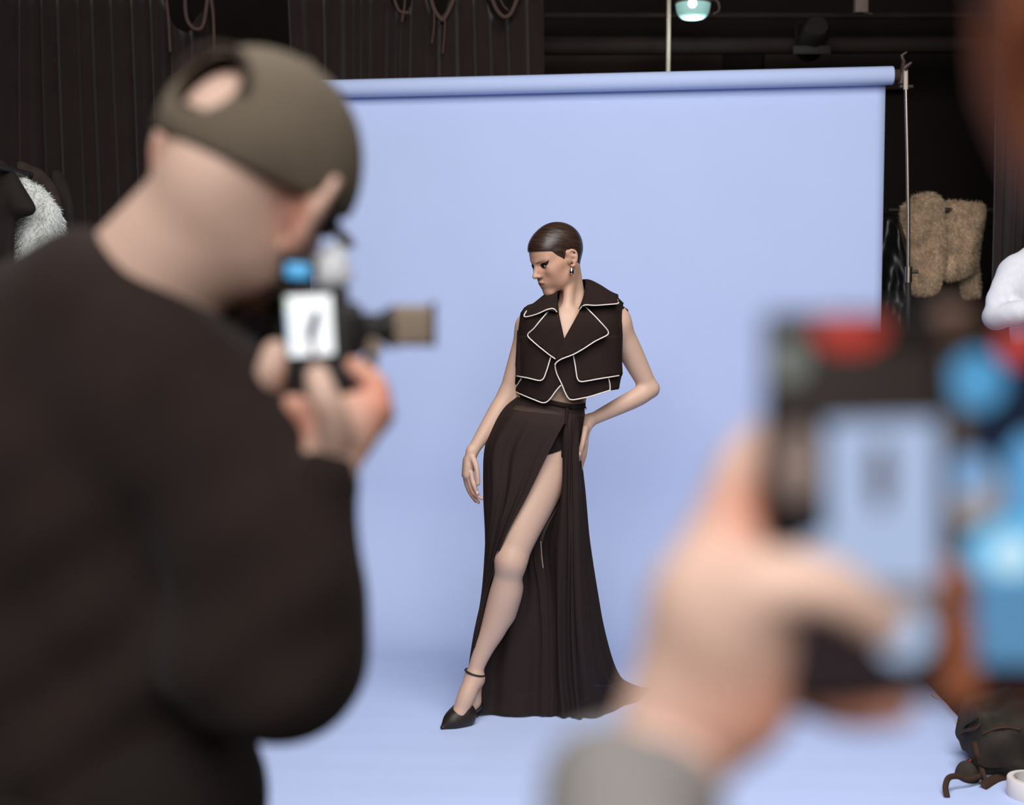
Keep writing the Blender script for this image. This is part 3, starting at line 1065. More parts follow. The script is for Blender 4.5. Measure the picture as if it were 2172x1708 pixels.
# ---- slicked hair
H = SDF(0.0026)
c = HD.sc
H.ell(HD.p(-0.012, 0, 0.040), (0.099 * c, 0.077 * c, 0.087 * c), HD.R, 0.012)
H.ell(HD.p(0.035, 0, 0.048), (0.0555 * c, 0.0625 * c, 0.049 * c), HD.R, 0.03)
H.ell(HD.p(-0.048, 0, 0.030), (0.058 * c, 0.064 * c, 0.060 * c), HD.R, 0.03)
for sd in (-1, 1):
    H.cone(HD.p(0.034, sd * 0.060, 0.030), HD.p(0.022, sd * 0.0655, 0.000), 0.011 * c, 0.005 * c, 0.012)
    H.cone(HD.p(0.018, sd * 0.064, 0.030), HD.p(0.012, sd * 0.066, -0.010), 0.010 * c, 0.004 * c, 0.012)     # sideburn
H.cone(HD.p(-0.046, 0, 0.0), HD.p(-0.038, 0, -0.055), 0.050 * c, 0.040 * c, 0.03)                              # nape


def hair_keep(X, Y, Z):
    R, o = HD.R, HD.o
    dx, dy, dz = X - o[0], Y - o[1], Z - o[2]
    f = (dx * R[0, 0] + dy * R[1, 0] + dz * R[2, 0]) / c
    l = (dx * R[0, 1] + dy * R[1, 1] + dz * R[2, 1]) / c
    u = (dx * R[0, 2] + dy * R[1, 2] + dz * R[2, 2]) / c
    al = np.abs(l)
    line = 0.026 + np.clip(f - 0.022, 0, 0.1) * 0.42      # fringe edge
    line = np.where(f < 0.052, line - (0.052 - f) * 1.15, line)
    back = np.where(f < -0.018, -0.080, -0.010)
    side = (f < 0.022) & (f > -0.018)
    lim = np.where(f > 0.022, line, np.where(f < -0.030, -0.075, np.where(f < 0.0, 0.022, 0.022 - (f < 0.026) * 0.034)))
    return (lim - u) * c

H.keepmax(hair_keep, 0.006)


hair = H.build('hair', M_hair, model, relax=2)
# strand coordinates: across the combing direction, so the grain runs back from the forehead
_P = np.array([v.co for v in hair.data.vertices])
_q = HD.local(_P)
_st = hair.data.attributes.new('strand', 'FLOAT_VECTOR', 'POINT')
_t = _q[:, 2] * 0.78 - _q[:, 0] * 0.62
_w = np.stack([_t * 34 + 0.25 * np.sin(_q[:, 0] * 25), _q[:, 0] * 2.2 + _q[:, 2] * 1.0, np.sign(_q[:, 1]) * 3.0 + _q[:, 1] * 2], 1)
_st.data.foreach_set('vector', _w.astype(np.float32).ravel())
_nt = M_hair.node_tree
_a = _nt.nodes.new('ShaderNodeAttribute')
_a.attribute_name = 'strand'
for _n in _nt.nodes:
    if _n.type == 'TEX_NOISE':
        _nt.links.new(_a.outputs['Vector'], _n.inputs['Vector'])
# ---- earrings
for sd in (1, -1):
    e = bmesh.new()
    bmesh.ops.create_uvsphere(e, u_segments=24, v_segments=16, radius=1)
    for v in e.verts: v.co.x *= 1 - 0.35 * v.co.z
    for v in e.verts: v.co.y *= 1 - 0.25 * v.co.z
    cpos = HD.p(0.012, sd * 0.086, -0.050)
    bmesh.ops.transform(e, matrix=Matrix.Translation(cpos) @ Matrix.Diagonal((0.0085, 0.0080, 0.0130, 1)), verts=e.verts)
    er = bm_obj('earring', e, M_chrome, model)
    tube_obj('post', [cpos + V(0, 0, 0.012), HD.p(-0.003, sd * 0.080, -0.036)], 0.002, M_chrome, er, 6)

# ---- vest
VX = lambda px: (px - CXP) / FPX * (MY * 0.9975 + 0.02)


def vest_depth(px, py, front=True):
    """depth of the boxy vest surface relative to MY at a picture place"""
    cx, w = 1208.0, 113.0
    q = min(1.0, abs((px - cx) / w))
    fl = (1 - q ** 2.6) ** (1 / 2.6)
    top = 690.0
    th = 1.0 if py > top else max(0.30, 1 - ((top - py) / 75.0) ** 1.5 * 0.7)
    cy = 0.035 + (0.0 if py > top else 0.012 * (top - py) / 60.0)
    return cy - 0.142 * fl * th if front else cy + 0.115 * fl * th


vest = empty('vest', (mp(1205, 830, 0.03).x, MY, mp(1205, 830).z))
adopt(vest, model)


def panel(name, poly, off, m=M_cloth, th=0.004, front=True, step=9, parent=None, warpfn=None):
    """cloth panel drawn in picture units, laid on the vest surface off metres proud of it"""
    bm = flat_grid([(p[0], -p[1]) for p in poly], step)
    for v in bm.verts:
        px, py = v.co.x, -v.co.z
        d = vest_depth(px, py, front) - (off(px, py) if callable(off) else off) * (1 if front else -1)
        v.co = mp(px, py, d)
    bmesh.ops.recalc_face_normals(bm, faces=bm.faces)
    f = next(iter(bm.faces))
    avg = sum((g.normal * g.calc_area() for g in bm.faces), Vector())
    if (avg.y > 0) == front: bmesh.ops.reverse_faces(bm, faces=bm.faces)
    o = None
    me = bpy.data.meshes.new(name)
    bm.to_mesh(me)
    bm.free()
    smooth(me)
    me.materials.append(m)
    o = bpy.data.objects.new(name, me)
    COL.objects.link(o)
    adopt(o, parent or vest)
    solidify(o, th, -1)
    return o


def piping(pts, off, n=30, r=0.0022, closed=False):
    P = []
    sm = pts
    # dense polyline with slightly rounded corners
    for i in range(len(sm) - 1):
        a, b = sm[i], sm[i + 1]
        k = max(2, int(math.hypot(b[0] - a[0], b[1] - a[1]) / 4))
        for j in range(k): P.append((a[0] + (b[0] - a[0]) * j / k, a[1] + (b[1] - a[1]) * j / k))
    P.append(sm[-1])
    for _ in range(2):
        P = [P[0]] + [((P[i - 1][0] + 2 * P[i][0] + P[i + 1][0]) / 4, (P[i - 1][1] + 2 * P[i][1] + P[i + 1][1]) / 4) for i in range(1, len(P) - 1)] + [P[-1]]
    W = [mp(x, y, vest_depth(x, y) - (off(x, y) if callable(off) else off)) for x, y in P]
    return tube_obj('piping', W, r, M_piping, vest, 8)


front_l = [(1098, 800), (1097, 745), (1099, 700), (1104, 664), (1112, 652), (1150, 642), (1183, 632), (1186, 668), (1197, 718), (1186, 760), (1181, 778), (1182, 792), (1190, 816), (1172, 840), (1158, 855), (1150, 853), (1120, 842), (1092, 829)]
front_r = [(1318, 800), (1316, 740), (1313, 690), (1314, 655), (1322, 642), (1312, 632), (1270, 628), (1240, 640), (1229, 660), (1197, 718), (1188, 752), (1178, 772), (1178, 782), (1182, 795), (1192, 815), (1198, 830), (1205, 846), (1212, 849), (1250, 842), (1292, 829), (1312, 826), (1312, 800)]
panel('front_panel', front_l, 0.0)
panel('front_panel', front_r, 0.004)
back = [(1098, 800), (1097, 745), (1099, 700), (1104, 664), (1112, 652), (1150, 642), (1190, 622), (1236, 610), (1270, 626), (1312, 632), (1322, 642), (1314, 655), (1313, 690), (1316, 740), (1318, 800), (1312, 826), (1200, 832), (1092, 829)]
panel('back_panel', back, 0.0, front=False)
# shoulder caps close the vest over the shoulders
for a, b, cc_ in (((1105, 668), (1183, 636), (1140, 646)), ((1332, 658), (1240, 634), (1308, 622))):
    vv, ff = [], []
    n = 12
    for i in range(n + 1):
        t = i / n
        px = a[0] + (b[0] - a[0]) * t
        py = a[1] + (b[1] - a[1]) * t
        py = (1 - t) ** 2 * a[1] + 2 * t * (1 - t) * cc_[1] + t * t * b[1] + 4
        d0, d1 = vest_depth(px, py, True) - 0.004, vest_depth(px, py, False) + 0.004
        for j in range(7):
            s_ = j / 6
            q = mp(px, py, d0 + (d1 - d0) * s_)
            q.z += 0.006 * math.sin(math.pi * s_)
            vv.append(q)
    for i in range(n):
        for j in range(6):
            k = i * 7 + j
            ff.append((k, k + 1, k + 8, k + 7))
    solidify(mesh_obj('shoulder_yoke', vv, ff, M_cloth, vest), 0.004, 0)
# side panels under the arms
for sd, px in ((0, 1104), (1, 1310)):
    vv, ff = [], []
    for i in range(9):
        py = 722 + (824 - 722) * i / 8
        for j in range(5):
            d = 0.035 + 0.07 * (j / 4 - 0.5) * 2
            q = mp(px, py, d)
            q.x += (1 if sd else -1) * (-0.004 * abs(j - 2))
            vv.append(q)
    for i in range(8):
        for j in range(4):
            k = i * 5 + j
            ff.append((k, k + 1, k + 6, k + 5))
    solidify(mesh_obj('side_panel', vv, ff, M_cloth, vest), 0.004, 0)

# hanging front flaps
flo = lambda px, py: 0.0055 + 0.018 * max(0, min(1, (py - 715) / 95))
flap_l = [(1100, 712), (1098, 760), (1096, 799), (1120, 803), (1143, 808), (1150, 807), (1154, 802), (1161, 782), (1168, 755), (1160, 715)]
flap_r = [(1216, 745), (1220, 775), (1224, 803), (1228, 810), (1236, 810), (1275, 803), (1321, 794), (1319, 750), (1316, 712), (1262, 712)]
panel('flap', flap_l, flo)
panel('flap', flap_r, flo)
piping([(1096, 798), (1120, 802), (1143, 808), (1150, 807), (1154, 802), (1161, 782), (1168, 758)], lambda x, y: flo(x, y) + 0.002)
piping([(1216, 753), (1220, 775), (1224, 803), (1228, 810), (1236, 810), (1275, 803), (1313, 797)], lambda x, y: flo(x, y) + 0.002)
# hem and closing edge
piping([(1106, 803), (1100, 812), (1092, 826), (1094, 832), (1120, 843), (1150, 855), (1158, 855), (1166, 848), (1180, 828), (1190, 817)], 0.005)
piping([(1178, 770), (1177, 778), (1181, 794), (1192, 816), (1198, 832), (1206, 847), (1214, 849), (1250, 842), (1294, 828)], 0.009)
piping([(1291, 803), (1294, 815), (1294, 828)], 0.008)
# lapels
lo = lambda px, py: 0.026 + 0.008 * math.sin((px + py) * 0.02)
lap_l = [(1183, 662), (1187, 680), (1197, 718), (1202, 735), (1196, 752), (1184, 766), (1165, 753), (1140, 733), (1121, 716), (1118, 711), (1121, 706), (1130, 700), (1146, 680), (1166, 657)]
lap_r = [(1232, 652), (1218, 684), (1197, 718), (1188, 734), (1180, 752), (1177, 768), (1184, 764), (1217, 752), (1238, 740), (1262, 724), (1289, 711), (1292, 706), (1288, 699), (1265, 672), (1243, 648)]
panel('lapel', lap_l, 0.022)
panel('lapel', lap_r, lo)
piping([(1166, 657), (1146, 680), (1130, 700), (1121, 706), (1118, 711), (1121, 716), (1140, 733), (1165, 753), (1180, 763)], 0.025)
piping([(1241, 650), (1265, 674), (1288, 699), (1292, 706), (1289, 711), (1262, 724), (1238, 740), (1217, 752), (1190, 762), (1180, 768), (1177, 774)], lambda x, y: lo(x, y) + 0.003)

# collar: one band from the left front over the back of the neck to the right front
inner = [(1184, 666, -0.100), (1182, 643, -0.060), (1183, 622, -0.01), (1188, 607, 0.05), (1200, 604, 0.105), (1222, 598, 0.120), (1238, 594, 0.095), (1242, 598, 0.055), (1240, 618, 0.0), (1235, 638, -0.055), (1228, 656, -0.104)]
outer = [(1170, 657, -0.118), (1112, 671, -0.070), (1116, 655, -0.01), (1134, 644, 0.065), (1180, 628, 0.155), (1222, 620, 0.185), (1268, 612, 0.150), (1295, 621, 0.085), (1311, 626, 0.015), (1312, 642, -0.062), (1243, 648, -0.118)]
NI, NJ = 60, 10
inn, out = spline([mp(*p) for p in inner], NI), spline([mp(*p) for p in outer], NI)
# keep the pointed tips sharp: outer edge is a polyline, not a spline
W = [mp(*p) for p in outer]
out = []
for i in range(NI):
    x = i / (NI - 1) * (len(W) - 1)
    k = min(int(x), len(W) - 2)
    out.append(W[k].lerp(W[k + 1], x - k))
vv, ff = [], []
for i in range(NI):
    for j in range(NJ):
        t = j / (NJ - 1)
        q = inn[i].lerp(out[i], t)
        q.z += 0.012 * math.sin(math.pi * t) * max(0.2, 1 - ((i - 32) / 22.0) ** 2)
        q.y -= 0.012 * math.sin(math.pi * t) * (1.0 if (i < 22 or i > 40) else 0)
        vv.append(q)
for i in range(NI - 1):
    for j in range(NJ - 1):
        k = i * NJ + j
        ff.append((k, k + 1, k + NJ + 1, k + NJ))
solidify(mesh_obj('collar', vv, ff, M_cloth, vest), 0.005, 0)


def edge_piping(pts):
    tube_obj('piping', spline([mp(*p) for p in pts], 26), 0.0022, M_piping, vest, 8)

edge_piping([(1123, 650, 0.0), (1113, 666, -0.066), (1112, 671, -0.076), (1118, 672, -0.085), (1140, 666, -0.108), (1160, 657, -0.122), (1174, 655, -0.122), (1181, 662, -0.115)])
edge_piping([(1307, 626, 0.010), (1311, 640, -0.055), (1310, 644, -0.068), (1290, 646, -0.088), (1262, 648, -0.112), (1243, 647, -0.122), (1235, 650, -0.120), (1230, 656, -0.112)])

# ---- skirt: a wrapped sheer cloth; each row runs from the under-edge behind the front leg, over the fold
#      beside the slit, round the right side, the back and the left side to the slit's left edge
M_sheer = bpy.data.materials.new('sheer_black_chiffon')
M_sheer.use_nodes = True


def make_sheer(m, col, alpha, edge):
    nt = m.node_tree
    b = nt.nodes['Principled BSDF']
    b.inputs['Base Color'].default_value = col
    b.inputs['Roughness'].default_value = 0.8
    b.inputs['Specular IOR Level'].default_value = 0.15
    b.inputs['Sheen Weight'].default_value = 0.0
    b.inputs['Alpha'].default_value = alpha

make_sheer(M_sheer, srgb(42, 31, 29), 0.965, 0)
M_yoke = bpy.data.materials.new('sheer_yoke')
M_yoke.use_nodes = True
make_sheer(M_yoke, srgb(44, 33, 31), 0.62, 0)

ROWS = [
    # A under edge      B fold             C                  D right side       E                 F back            G                 H left side        I                  J slit left edge
    [(1200, 866, -.086), (1201, 866, -0.087), (1201, 866, -0.087), (1204, 866, -.088), (1224, 866, -.070), (1240, 864, .010), (1222, 858, .095), (1172, 848, .122), (1118, 838, .10), (1101, 837, .035), (1124, 848, -.046), (1209, 866, -.094)],
    [(1200, 882, -.092), (1201, 882, -0.093), (1201, 882, -0.093), (1204, 882, -.094), (1224, 882, -.076), (1240, 882, .010), (1222, 876, .102), (1166, 868, .130), (1098, 862, .11), (1066, 866, .035), (1104, 870, -.072), (1206, 882, -.101)],
    [(1196, 910, -.096), (1198, 910, -0.1), (1198, 910, -0.1), (1203, 910, -.108), (1222, 910, -.085), (1235, 910, .010), (1218, 908, .115), (1150, 905, .150), (1076, 905, .12), (1041, 908, .030), (1080, 910, -.090), (1190, 910, -.124)],
    [(1194, 962, -.080), (1196, 962, -0.09), (1196, 962, -0.09), (1201, 962, -.115), (1220, 962, -.095), (1230, 962, .015), (1214, 962, .125), (1140, 960, .170), (1060, 960, .13), (1027, 962, .020), (1060, 962, -.100), (1163, 962, -.140)],
    [(1188, 1050, .000), (1192, 1050, -0.05), (1192, 1050, -0.05), (1198, 1050, -.115), (1222, 1050, -.10), (1238, 1050, .020), (1220, 1050, .150), (1140, 1050, .19), (1058, 1050, .14), (1026, 1050, .010), (1056, 1050, -.115), (1120, 1050, -.145)],
    [(1100, 1150, .035), (1140, 1150, 0.0), (1150, 1150, -0.005), (1194, 1150, -.090), (1222, 1150, -.10), (1244, 1150, .030), (1228, 1150, .170), (1140, 1150, .21), (1062, 1150, .15), (1031, 1150, .010), (1042, 1150, -.100), (1068, 1150, -.140)],
    [(1060, 1255, .030), (1154, 1255, -0.005), (1160, 1255, -0.01), (1192, 1255, -.060), (1224, 1255, -.09), (1255, 1255, .050), (1244, 1255, .190), (1150, 1255, .24), (1062, 1255, .16), (1030, 1255, .010), (1030, 1255, -.050), (1035, 1255, -.080)],
    [(1028, 1350, .020), (1164, 1350, -0.01), (1164, 1350, -0.01), (1192, 1350, -.030), (1228, 1350, -.07), (1270, 1350, .090), (1262, 1345, .230), (1160, 1345, .27), (1060, 1350, .16), (1019, 1350, .015), (1012, 1350, -.045), (1012, 1350, -.080)],
    [(1010, 1432, .012), (1164, 1432, 0.0), (1164, 1432, 0.0), (1194, 1432, -.015), (1236, 1432, -.045), (1290, 1428, .130), (1290, 1420, .270), (1170, 1420, .30), (1060, 1425, .15), (1005, 1432, .020), (1000, 1432, -.020), (1000, 1432, -.035)],
    [(1006, 1494, .010), (1164, 1496, 0.0), (1164, 1496, 0.0), (1200, 1496, -.008), (1246, 1498, -.020), (1316, 1460, .210), (1322, 1454, .330), (1180, 1450, .33), (1060, 1470, .15), (1003, 1494, .020), (1000, 1494, -.005), (1000, 1494, -.020)],
    [(1006, 1521, .010), (1164, 1523, 0.0), (1164, 1523, 0.0), (1202, 1524, -.004), (1256, 1529, -.015), (1372, 1482, .270), (1370, 1469, .370), (1180, 1462, .40), (1060, 1498, .14), (1003, 1519, .020), (1002, 1521, .005), (1002, 1521, -.005)],
]
NCP = len(ROWS[0])
NU_, NV_ = 240, 110
R3 = [[np.array(mp(*p)) for p in row] for row in ROWS]
# widths of the spans decide how many columns each gets
span = [1.1, 0.05, 0.5, 0.8, 0.8, 1.0, 1.0, 1.0, 0.9, 0.9, 1.2]
cum = np.concatenate([[0], np.cumsum(span)])
cum = cum / cum[-1]


def span_t(u):
    k = min(int(np.searchsorted(cum, u, side='right') - 1), NCP - 2)
    return (k + (u - cum[k]) / (cum[k + 1] - cum[k])) / (NCP - 1)

tv = [0, .035, .09, .18, .32, .48, .64, .77, .87, .95, 1.0]
cols = np.zeros((NU_ + 1, len(ROWS), 3))
for i in range(NU_ + 1):
    t = span_t(i / NU_)
    for j in range(len(ROWS)):
        cols[i, j] = crom(R3[j], t)
G = np.zeros((NU_ + 1, NV_ + 1, 3))
for i in range(NU_ + 1):
    for j in range(NV_ + 1):
        v = j / NV_
        k = min(int(np.searchsorted(tv, v, side='right') - 1), len(tv) - 2)
        G[i, j] = crom(list(cols[i]), (k + (v - tv[k]) / (tv[k + 1] - tv[k])) / (len(tv) - 1))
# fold ripples along the outward normal
tu = np.gradient(G, axis=0)
tvv = np.gradient(G, axis=1)
nr = np.cross(tu, tvv)
nr /= np.maximum(np.linalg.norm(nr, axis=2), 1e-9)[:, :, None]
# outward means away from the figure's axis
axc = np.array(mp(1150, 1150, 0.05))
U = np.linspace(0, 1, NU_ + 1)[:, None]
Vv = np.linspace(0, 1, NV_ + 1)[None, :]
ph = U * 2 * math.pi
wob = np.where((U > cum[1] - 0.012) & (U < cum[2] + 0.012), 0.2, 1.0)
rip = wob * (np.sin(ph * 17 + 1.2 * np.sin(Vv * 4 + U * 9)) * 0.55 + np.sin(ph * 31 + 2.0 * Vv + 1.0) * 0.30 + np.sin(ph * 9 + 0.7) * 0.4)
amp = 0.0015 + 0.0065 * np.clip((Vv - 0.05) / 0.10, 0, 1) + 0.008 * np.clip((Vv - 0.06) / 0.7, 0, 1)
edge = np.clip(np.minimum(U, 1 - U) / 0.03, 0, 1) * 0.8 + 0.2
G = G + nr * (rip * amp * edge)[:, :, None]
G[:, :, 2] = np.maximum(G[:, :, 2], 0.010 + 0.004 * np.abs(np.sin(ph * 17)))
def to_px(p):
    d = Vector(p) - CAM
    fw = Vector((0, math.cos(PITCH), -math.sin(PITCH)))
    up = Vector((0, math.sin(PITCH), math.cos(PITCH)))
    z = d.dot(fw)
    return CXP + FPX * d.x / z, CYP - FPX * d.dot(up) / z

verts = G.reshape(-1, 3)
faces, mi = [], []
for i in range(NU_):
    for j in range(NV_):
        a = i * (NV_ + 1) + j
        q = (a, a + 1, a + NV_ + 2, a + NV_ + 1)
        u = (i + 0.5) / NU_
        if cum[1] < u < cum[2]: continue
        faces.append(q)
        v = (j + 0.5) / NV_
        mi.append(1 if (0.014 < v < 0.04 and (u > cum[9] + 0.05 or cum[3] < u < cum[5])) else 0)
skirt = mesh_obj('skirt', verts, faces, [M_sheer, M_yoke], model)
skirt.data.polygons.foreach_set('material_index', mi)
band = [mp(p[0], p[1] - 3, p[2] * 1.02) for p in (ROWS[0][3:])]
bp = spline(band, 60)
vv, ff = [], []
for i, p in enumerate(bp):
    vv += [p + V(0, 0, 0.010), p - V(0, 0, 0.008)]
for i in range(len(bp) - 1): ff.append((2 * i, 2 * i + 1, 2 * i + 3, 2 * i + 2))
ff.append((2 * len(bp) - 2, 2 * len(bp) - 1, 1, 0))
solidify(mesh_obj('waistband', vv, ff, M_cloth, skirt), 0.004, 1)
# the knotted tie where the wrap meets
tube_obj('tie', spline([mp(1203, 866, -0.096), mp(1202, 880, -0.104), mp(1200, 900, -0.12)], 8), [0.007, 0.006, 0.006, 0.005, 0.005, 0.004, 0.004, 0.003], M_cloth, skirt, 8)
tube_obj('hook', spline([mp(1238, 861, -0.01), mp(1243, 864, -0.012), mp(1243, 869, -0.012), mp(1239, 871, -0.01)], 10), 0.0016, M_chrome, skirt, 6)
# white edge of the lining that shows inside the slit
tube_obj('lining_edge', spline([mp(1147, 1148, -0.005), mp(1149, 1175, -0.005), mp(1152, 1205, -0.005)], 8), 0.0009, M_piping, skirt, 6)

# ---- briefs
Bf = SDF(0.0035)
Bf.ell(mp(1128, 950, 0.05), (0.158, 0.120, 0.098), None, 0.06)
Bf.cone(mp(1160, 890, 0.03), mp(1138, 935, 0.03), 0.118, 0.150, 0.05, flat=(yv, 0.78))
Bf.cone(mp(1165, 955, 0.0), mp(1158, 985, -0.01), 0.099, 0.095, 0.03)
Bf.cone(mp(1186, 955, 0.05), mp(1186, 985, 0.055), 0.090, 0.088, 0.03)
a_, b_ = mp(1148, 974, -0.12), mp(1198, 960, -0.12)
dr = (b_ - a_).normalized()
Bf.cut(a_, Vector((dr.z, 0.25, -dr.x)), 0.002)
Bf.cut(mp(1160, 872, 0), (0.1, 0, 1), 0.002)
Bf.build('briefs', mat('black_jersey', srgb(34, 26, 25), 0.9, 0.1, bump=0.05, bscale=600), model, relax=1)

# ---- shoes: pointed pump with ankle strap and a thin heel
def shoe(toe, ball, heel, strap_c, sr):
    sh = empty('shoe', toe)
    adopt(sh, model)
    toe, ball, heel = Vector(toe), Vector(ball), Vector(heel)
    S = SDF(0.0025)
    fw = (toe - ball)
    fw.z = 0
    fw.normalize()
    sd = fw.cross(V(0, 0, 1)).normalized()
    S.chain([ball + V(0, 0, 0.016) - fw * 0.012, ball.lerp(toe, 0.55) + V(0, 0, 0.008), toe + V(0, 0, 0.004)], [0.048, 0.034, 0.009], 0.012, flat=((0, 0, 1), 1.0))
    S.chain([ball + V(0, 0, 0.004), ball.lerp(heel, 0.5) + V(0, 0, -0.004), heel], [0.034, 0.024, 0.028], 0.015, flat=((0, 0, 1), 0.4))
    S.chain([heel + V(0, 0, 0.005), heel + V(0, 0, 0.034) - fw * 0.004], [0.030, 0.027], 0.01)
    S.cut(ball + V(0, 0, 0.050), V(0, 0, 1) + fw * -0.05, 0.003)
    S.cut(V(0, 0, 0.004), (0, 0, -1), 0.001)
    S.build('upper', M_shoe, sh, relax=2)
    tube_obj('heel', [heel + V(0, 0, -0.01) - fw * 0.012, Vector((heel.x, heel.y, 0.03)) - fw * 0.012, Vector((heel.x, heel.y, 0.004)) - fw * 0.01], [0.016, 0.006, 0.005], M_shoe, sh, 12)
    pts = []
    for k in range(28):
        a = 2 * math.pi * k / 28
        pts.append(Vector(strap_c) + V(sr * math.cos(a), sr * 1.05 * math.sin(a), -0.010 * math.cos(a)))
    tube_obj('ankle_strap', pts, 0.0038, M_shoe, sh, 8, closed=True)
    return sh

shoe(mp(939, 1546, -0.135), mp(976, 1527, -0.085), mp(1006, 1497, 0.0), mp(1007, 1427, -0.055), 0.0335)
shoe(mp(1172, 1518, 0.03), mp(1178, 1508, 0.10), mp(1188, 1470, 0.20), mp(1181, 1412, 0.17), 0.035)
# ================================================================== the photographer in the cap
M_sweat = mat('black_sweatshirt', srgb(37, 29, 27), 0.95, 0.08, bump=0.15, bscale=500, sheen=0.03, vary=0.12, vscale=12)
M_cap = mat('olive_cap', srgb(92, 82, 70), 0.9, 0.15, bump=0.2, bscale=420, vary=0.12, vscale=14)
M_cap_dark = mat('cap_band', srgb(48, 38, 34), 0.9, 0.15, bump=0.15, bscale=400)
M_beard = mat('dark_beard', srgb(64, 40, 30), 0.85, 0.2, bump=0.4, bscale=500, vary=0.3, vscale=60)
M_denim = mat('black_trousers', srgb(30, 24, 23), 0.9, 0.1, bump=0.1, bscale=300)
PY_ = 1.32


def pp(px, py, d=0.0):
    return at(px, py, PY_ + d)

man = tag(empty('person', (at(200, 1500, PY_).x, PY_ + 0.05, 0)), 'photographer in dark sweatshirt and olive cap seen from behind, bending over a camera', 'person')
pf = Vector((0.36, 0.88, -0.30)).normalized()
pu = Vector((0.45, 0.12, 0.88))
PH = Head(pp(524, 402, 0.06), pf, pu, 0.97)
A = SDF(0.004)
PH.sculpt(A, True, ears=False)
nb = pp(304, 600, 0.06)
A.cone(nb, PH.p(-0.035, 0.0, -0.03), 0.064, 0.058, 0.025)
A.cone(pp(385, 580, 0.05), PH.p(-0.015, -0.02, -0.05), 0.045, 0.045, 0.03)
A.ell(PH.p(-0.052, -0.006, -0.010), (0.050, 0.045, 0.045), PH.R, 0.03)
# ears, modelled open from behind
for sd in (-1, 1):
    e = lambda f, o_, u: PH.p(f, sd * (0.072 + o_), u)
    rim = [(0.008, 0.000, 0.014), (0.000, 0.015, 0.034), (-0.014, 0.028, 0.040), (-0.026, 0.036, 0.026), (-0.028, 0.034, 0.002), (-0.020, 0.026, -0.018), (-0.008, 0.015, -0.036), (0.002, 0.003, -0.032)]
    A.chain([e(*q) for q in rim], [0.0055, 0.006, 0.006, 0.006, 0.006, 0.006, 0.0085, 0.006], 0.006, sub=3)
    A.cone(PH.p(-0.002, sd * 0.068, 0.004), PH.p(-0.018, sd * 0.096, 0.008), 0.018, 0.013, 0.008)
    A.cone(PH.p(-0.004, sd * 0.074, 0.022), PH.p(-0.014, sd * 0.092, -0.018), 0.012, 0.011, 0.008)
# trunk, arms (under the sweatshirt)
A.cone(pp(120, 1080, 0.12), pp(170, 1450, 0.10), 0.14, 0.14, 0.02, flat=((0, 1, 0), 0.62))
A.cone(pp(220, 720, 0.09), pp(330, 830, 0.06), 0.055, 0.055, 0.04)
A.cone(pp(150, 790, 0.10), pp(-120, 870, 0.11), 0.05, 0.045, 0.03)
# right arm: down to the elbow, forearm straight up to the camera
SH, EL, WR = pp(370, 800, 0.05), pp(600, 1385, -0.02), pp(694, 1020, -0.03)
A.chain([SH, SH.lerp(EL, 0.5), EL], [0.06, 0.052, 0.043], 0.03)
A.chain([EL, EL.lerp(WR, 0.35), WR], [0.036, 0.036, 0.024], 0.02)
# right hand on the grip: palm, thumb on the back of the camera, fingers round the far side
q = lambda x, y, d=0.0: pp(x, y, -0.02 + d)
A.chain([WR, q(702, 965), q(728, 912, 0.01)], [0.025, 0.027, 0.030], 0.015, flat=((0.15, 1, 0), 0.7))
A.cone(q(694, 950, 0.005), q(760, 882, 0.02), 0.019, 0.020, 0.015)
A.cone(q(738, 955, 0.01), q(790, 872, 0.02), 0.014, 0.015, 0.015)
finger(A, [q(712, 925, -0.02), q(706, 880, -0.032), q(686, 840, -0.038), q(674, 800, -0.030)], 0.0165, 0.0120, 0.010)     # thumb
finger(A, [q(806, 868, 0.02), q(800, 822, 0.028), q(776, 796, 0.04), q(750, 776, 0.05)], 0.0125, 0.0095, 0.006)           # index
finger(A, [q(810, 882, 0.03), q(795, 850, 0.055), q(760, 832, 0.07), q(720, 826, 0.075)], 0.0125, 0.0095, 0.006)
finger(A, [q(800, 900, 0.045), q(775, 872, 0.07), q(735, 858, 0.08), q(700, 852, 0.08)], 0.0120, 0.0090, 0.006)
finger(A, [q(780, 920, 0.05), q(755, 895, 0.075), q(718, 882, 0.082), q(690, 878, 0.08)], 0.0110, 0.0085, 0.006)
# left arm reaching under, left hand steadying the body of the camera
SL, EL2, WL = pp(-110, 840, 0.14), pp(180, 1150, 0.30), pp(520, 905, 0.13)
A.chain([SL, SL.lerp(EL2, 0.5), EL2], [0.048, 0.046, 0.040], 0.02)
A.chain([EL2, EL2.lerp(WL, 0.4), WL], [0.043, 0.045, 0.029], 0.02)
A.chain([WL, pp(565, 880, 0.07)], [0.030, 0.036], 0.02)
finger(A, [pp(556, 880, 0.04), pp(560, 835, 0.01), pp(574, 790, -0.01), pp(584, 748, -0.008)], 0.0185, 0.0125, 0.012)     # thumb
finger(A, [pp(590, 890, 0.04), pp(612, 868, 0.0), pp(634, 862, -0.01), pp(646, 882, -0.012)], 0.0130, 0.0105, 0.008)
finger(A, [pp(592, 906, 0.05), pp(616, 890, 0.015), pp(638, 890, 0.0), pp(648, 912, -0.004)], 0.0130, 0.0105, 0.008)
finger(A, [pp(592, 920, 0.06), pp(614, 912, 0.03), pp(634, 916, 0.02), pp(640, 936, 0.015)], 0.0125, 0.0100, 0.008)
finger(A, [pp(588, 930, 0.07), pp(606, 934, 0.05), pp(622, 942, 0.04), pp(624, 958, 0.035)], 0.0115, 0.0090, 0.008)
_ps, _pw, _pr = [np.array(srgb(*c)[:3]) for c in ((186, 155, 140), (190, 120, 92), (178, 96, 72))]


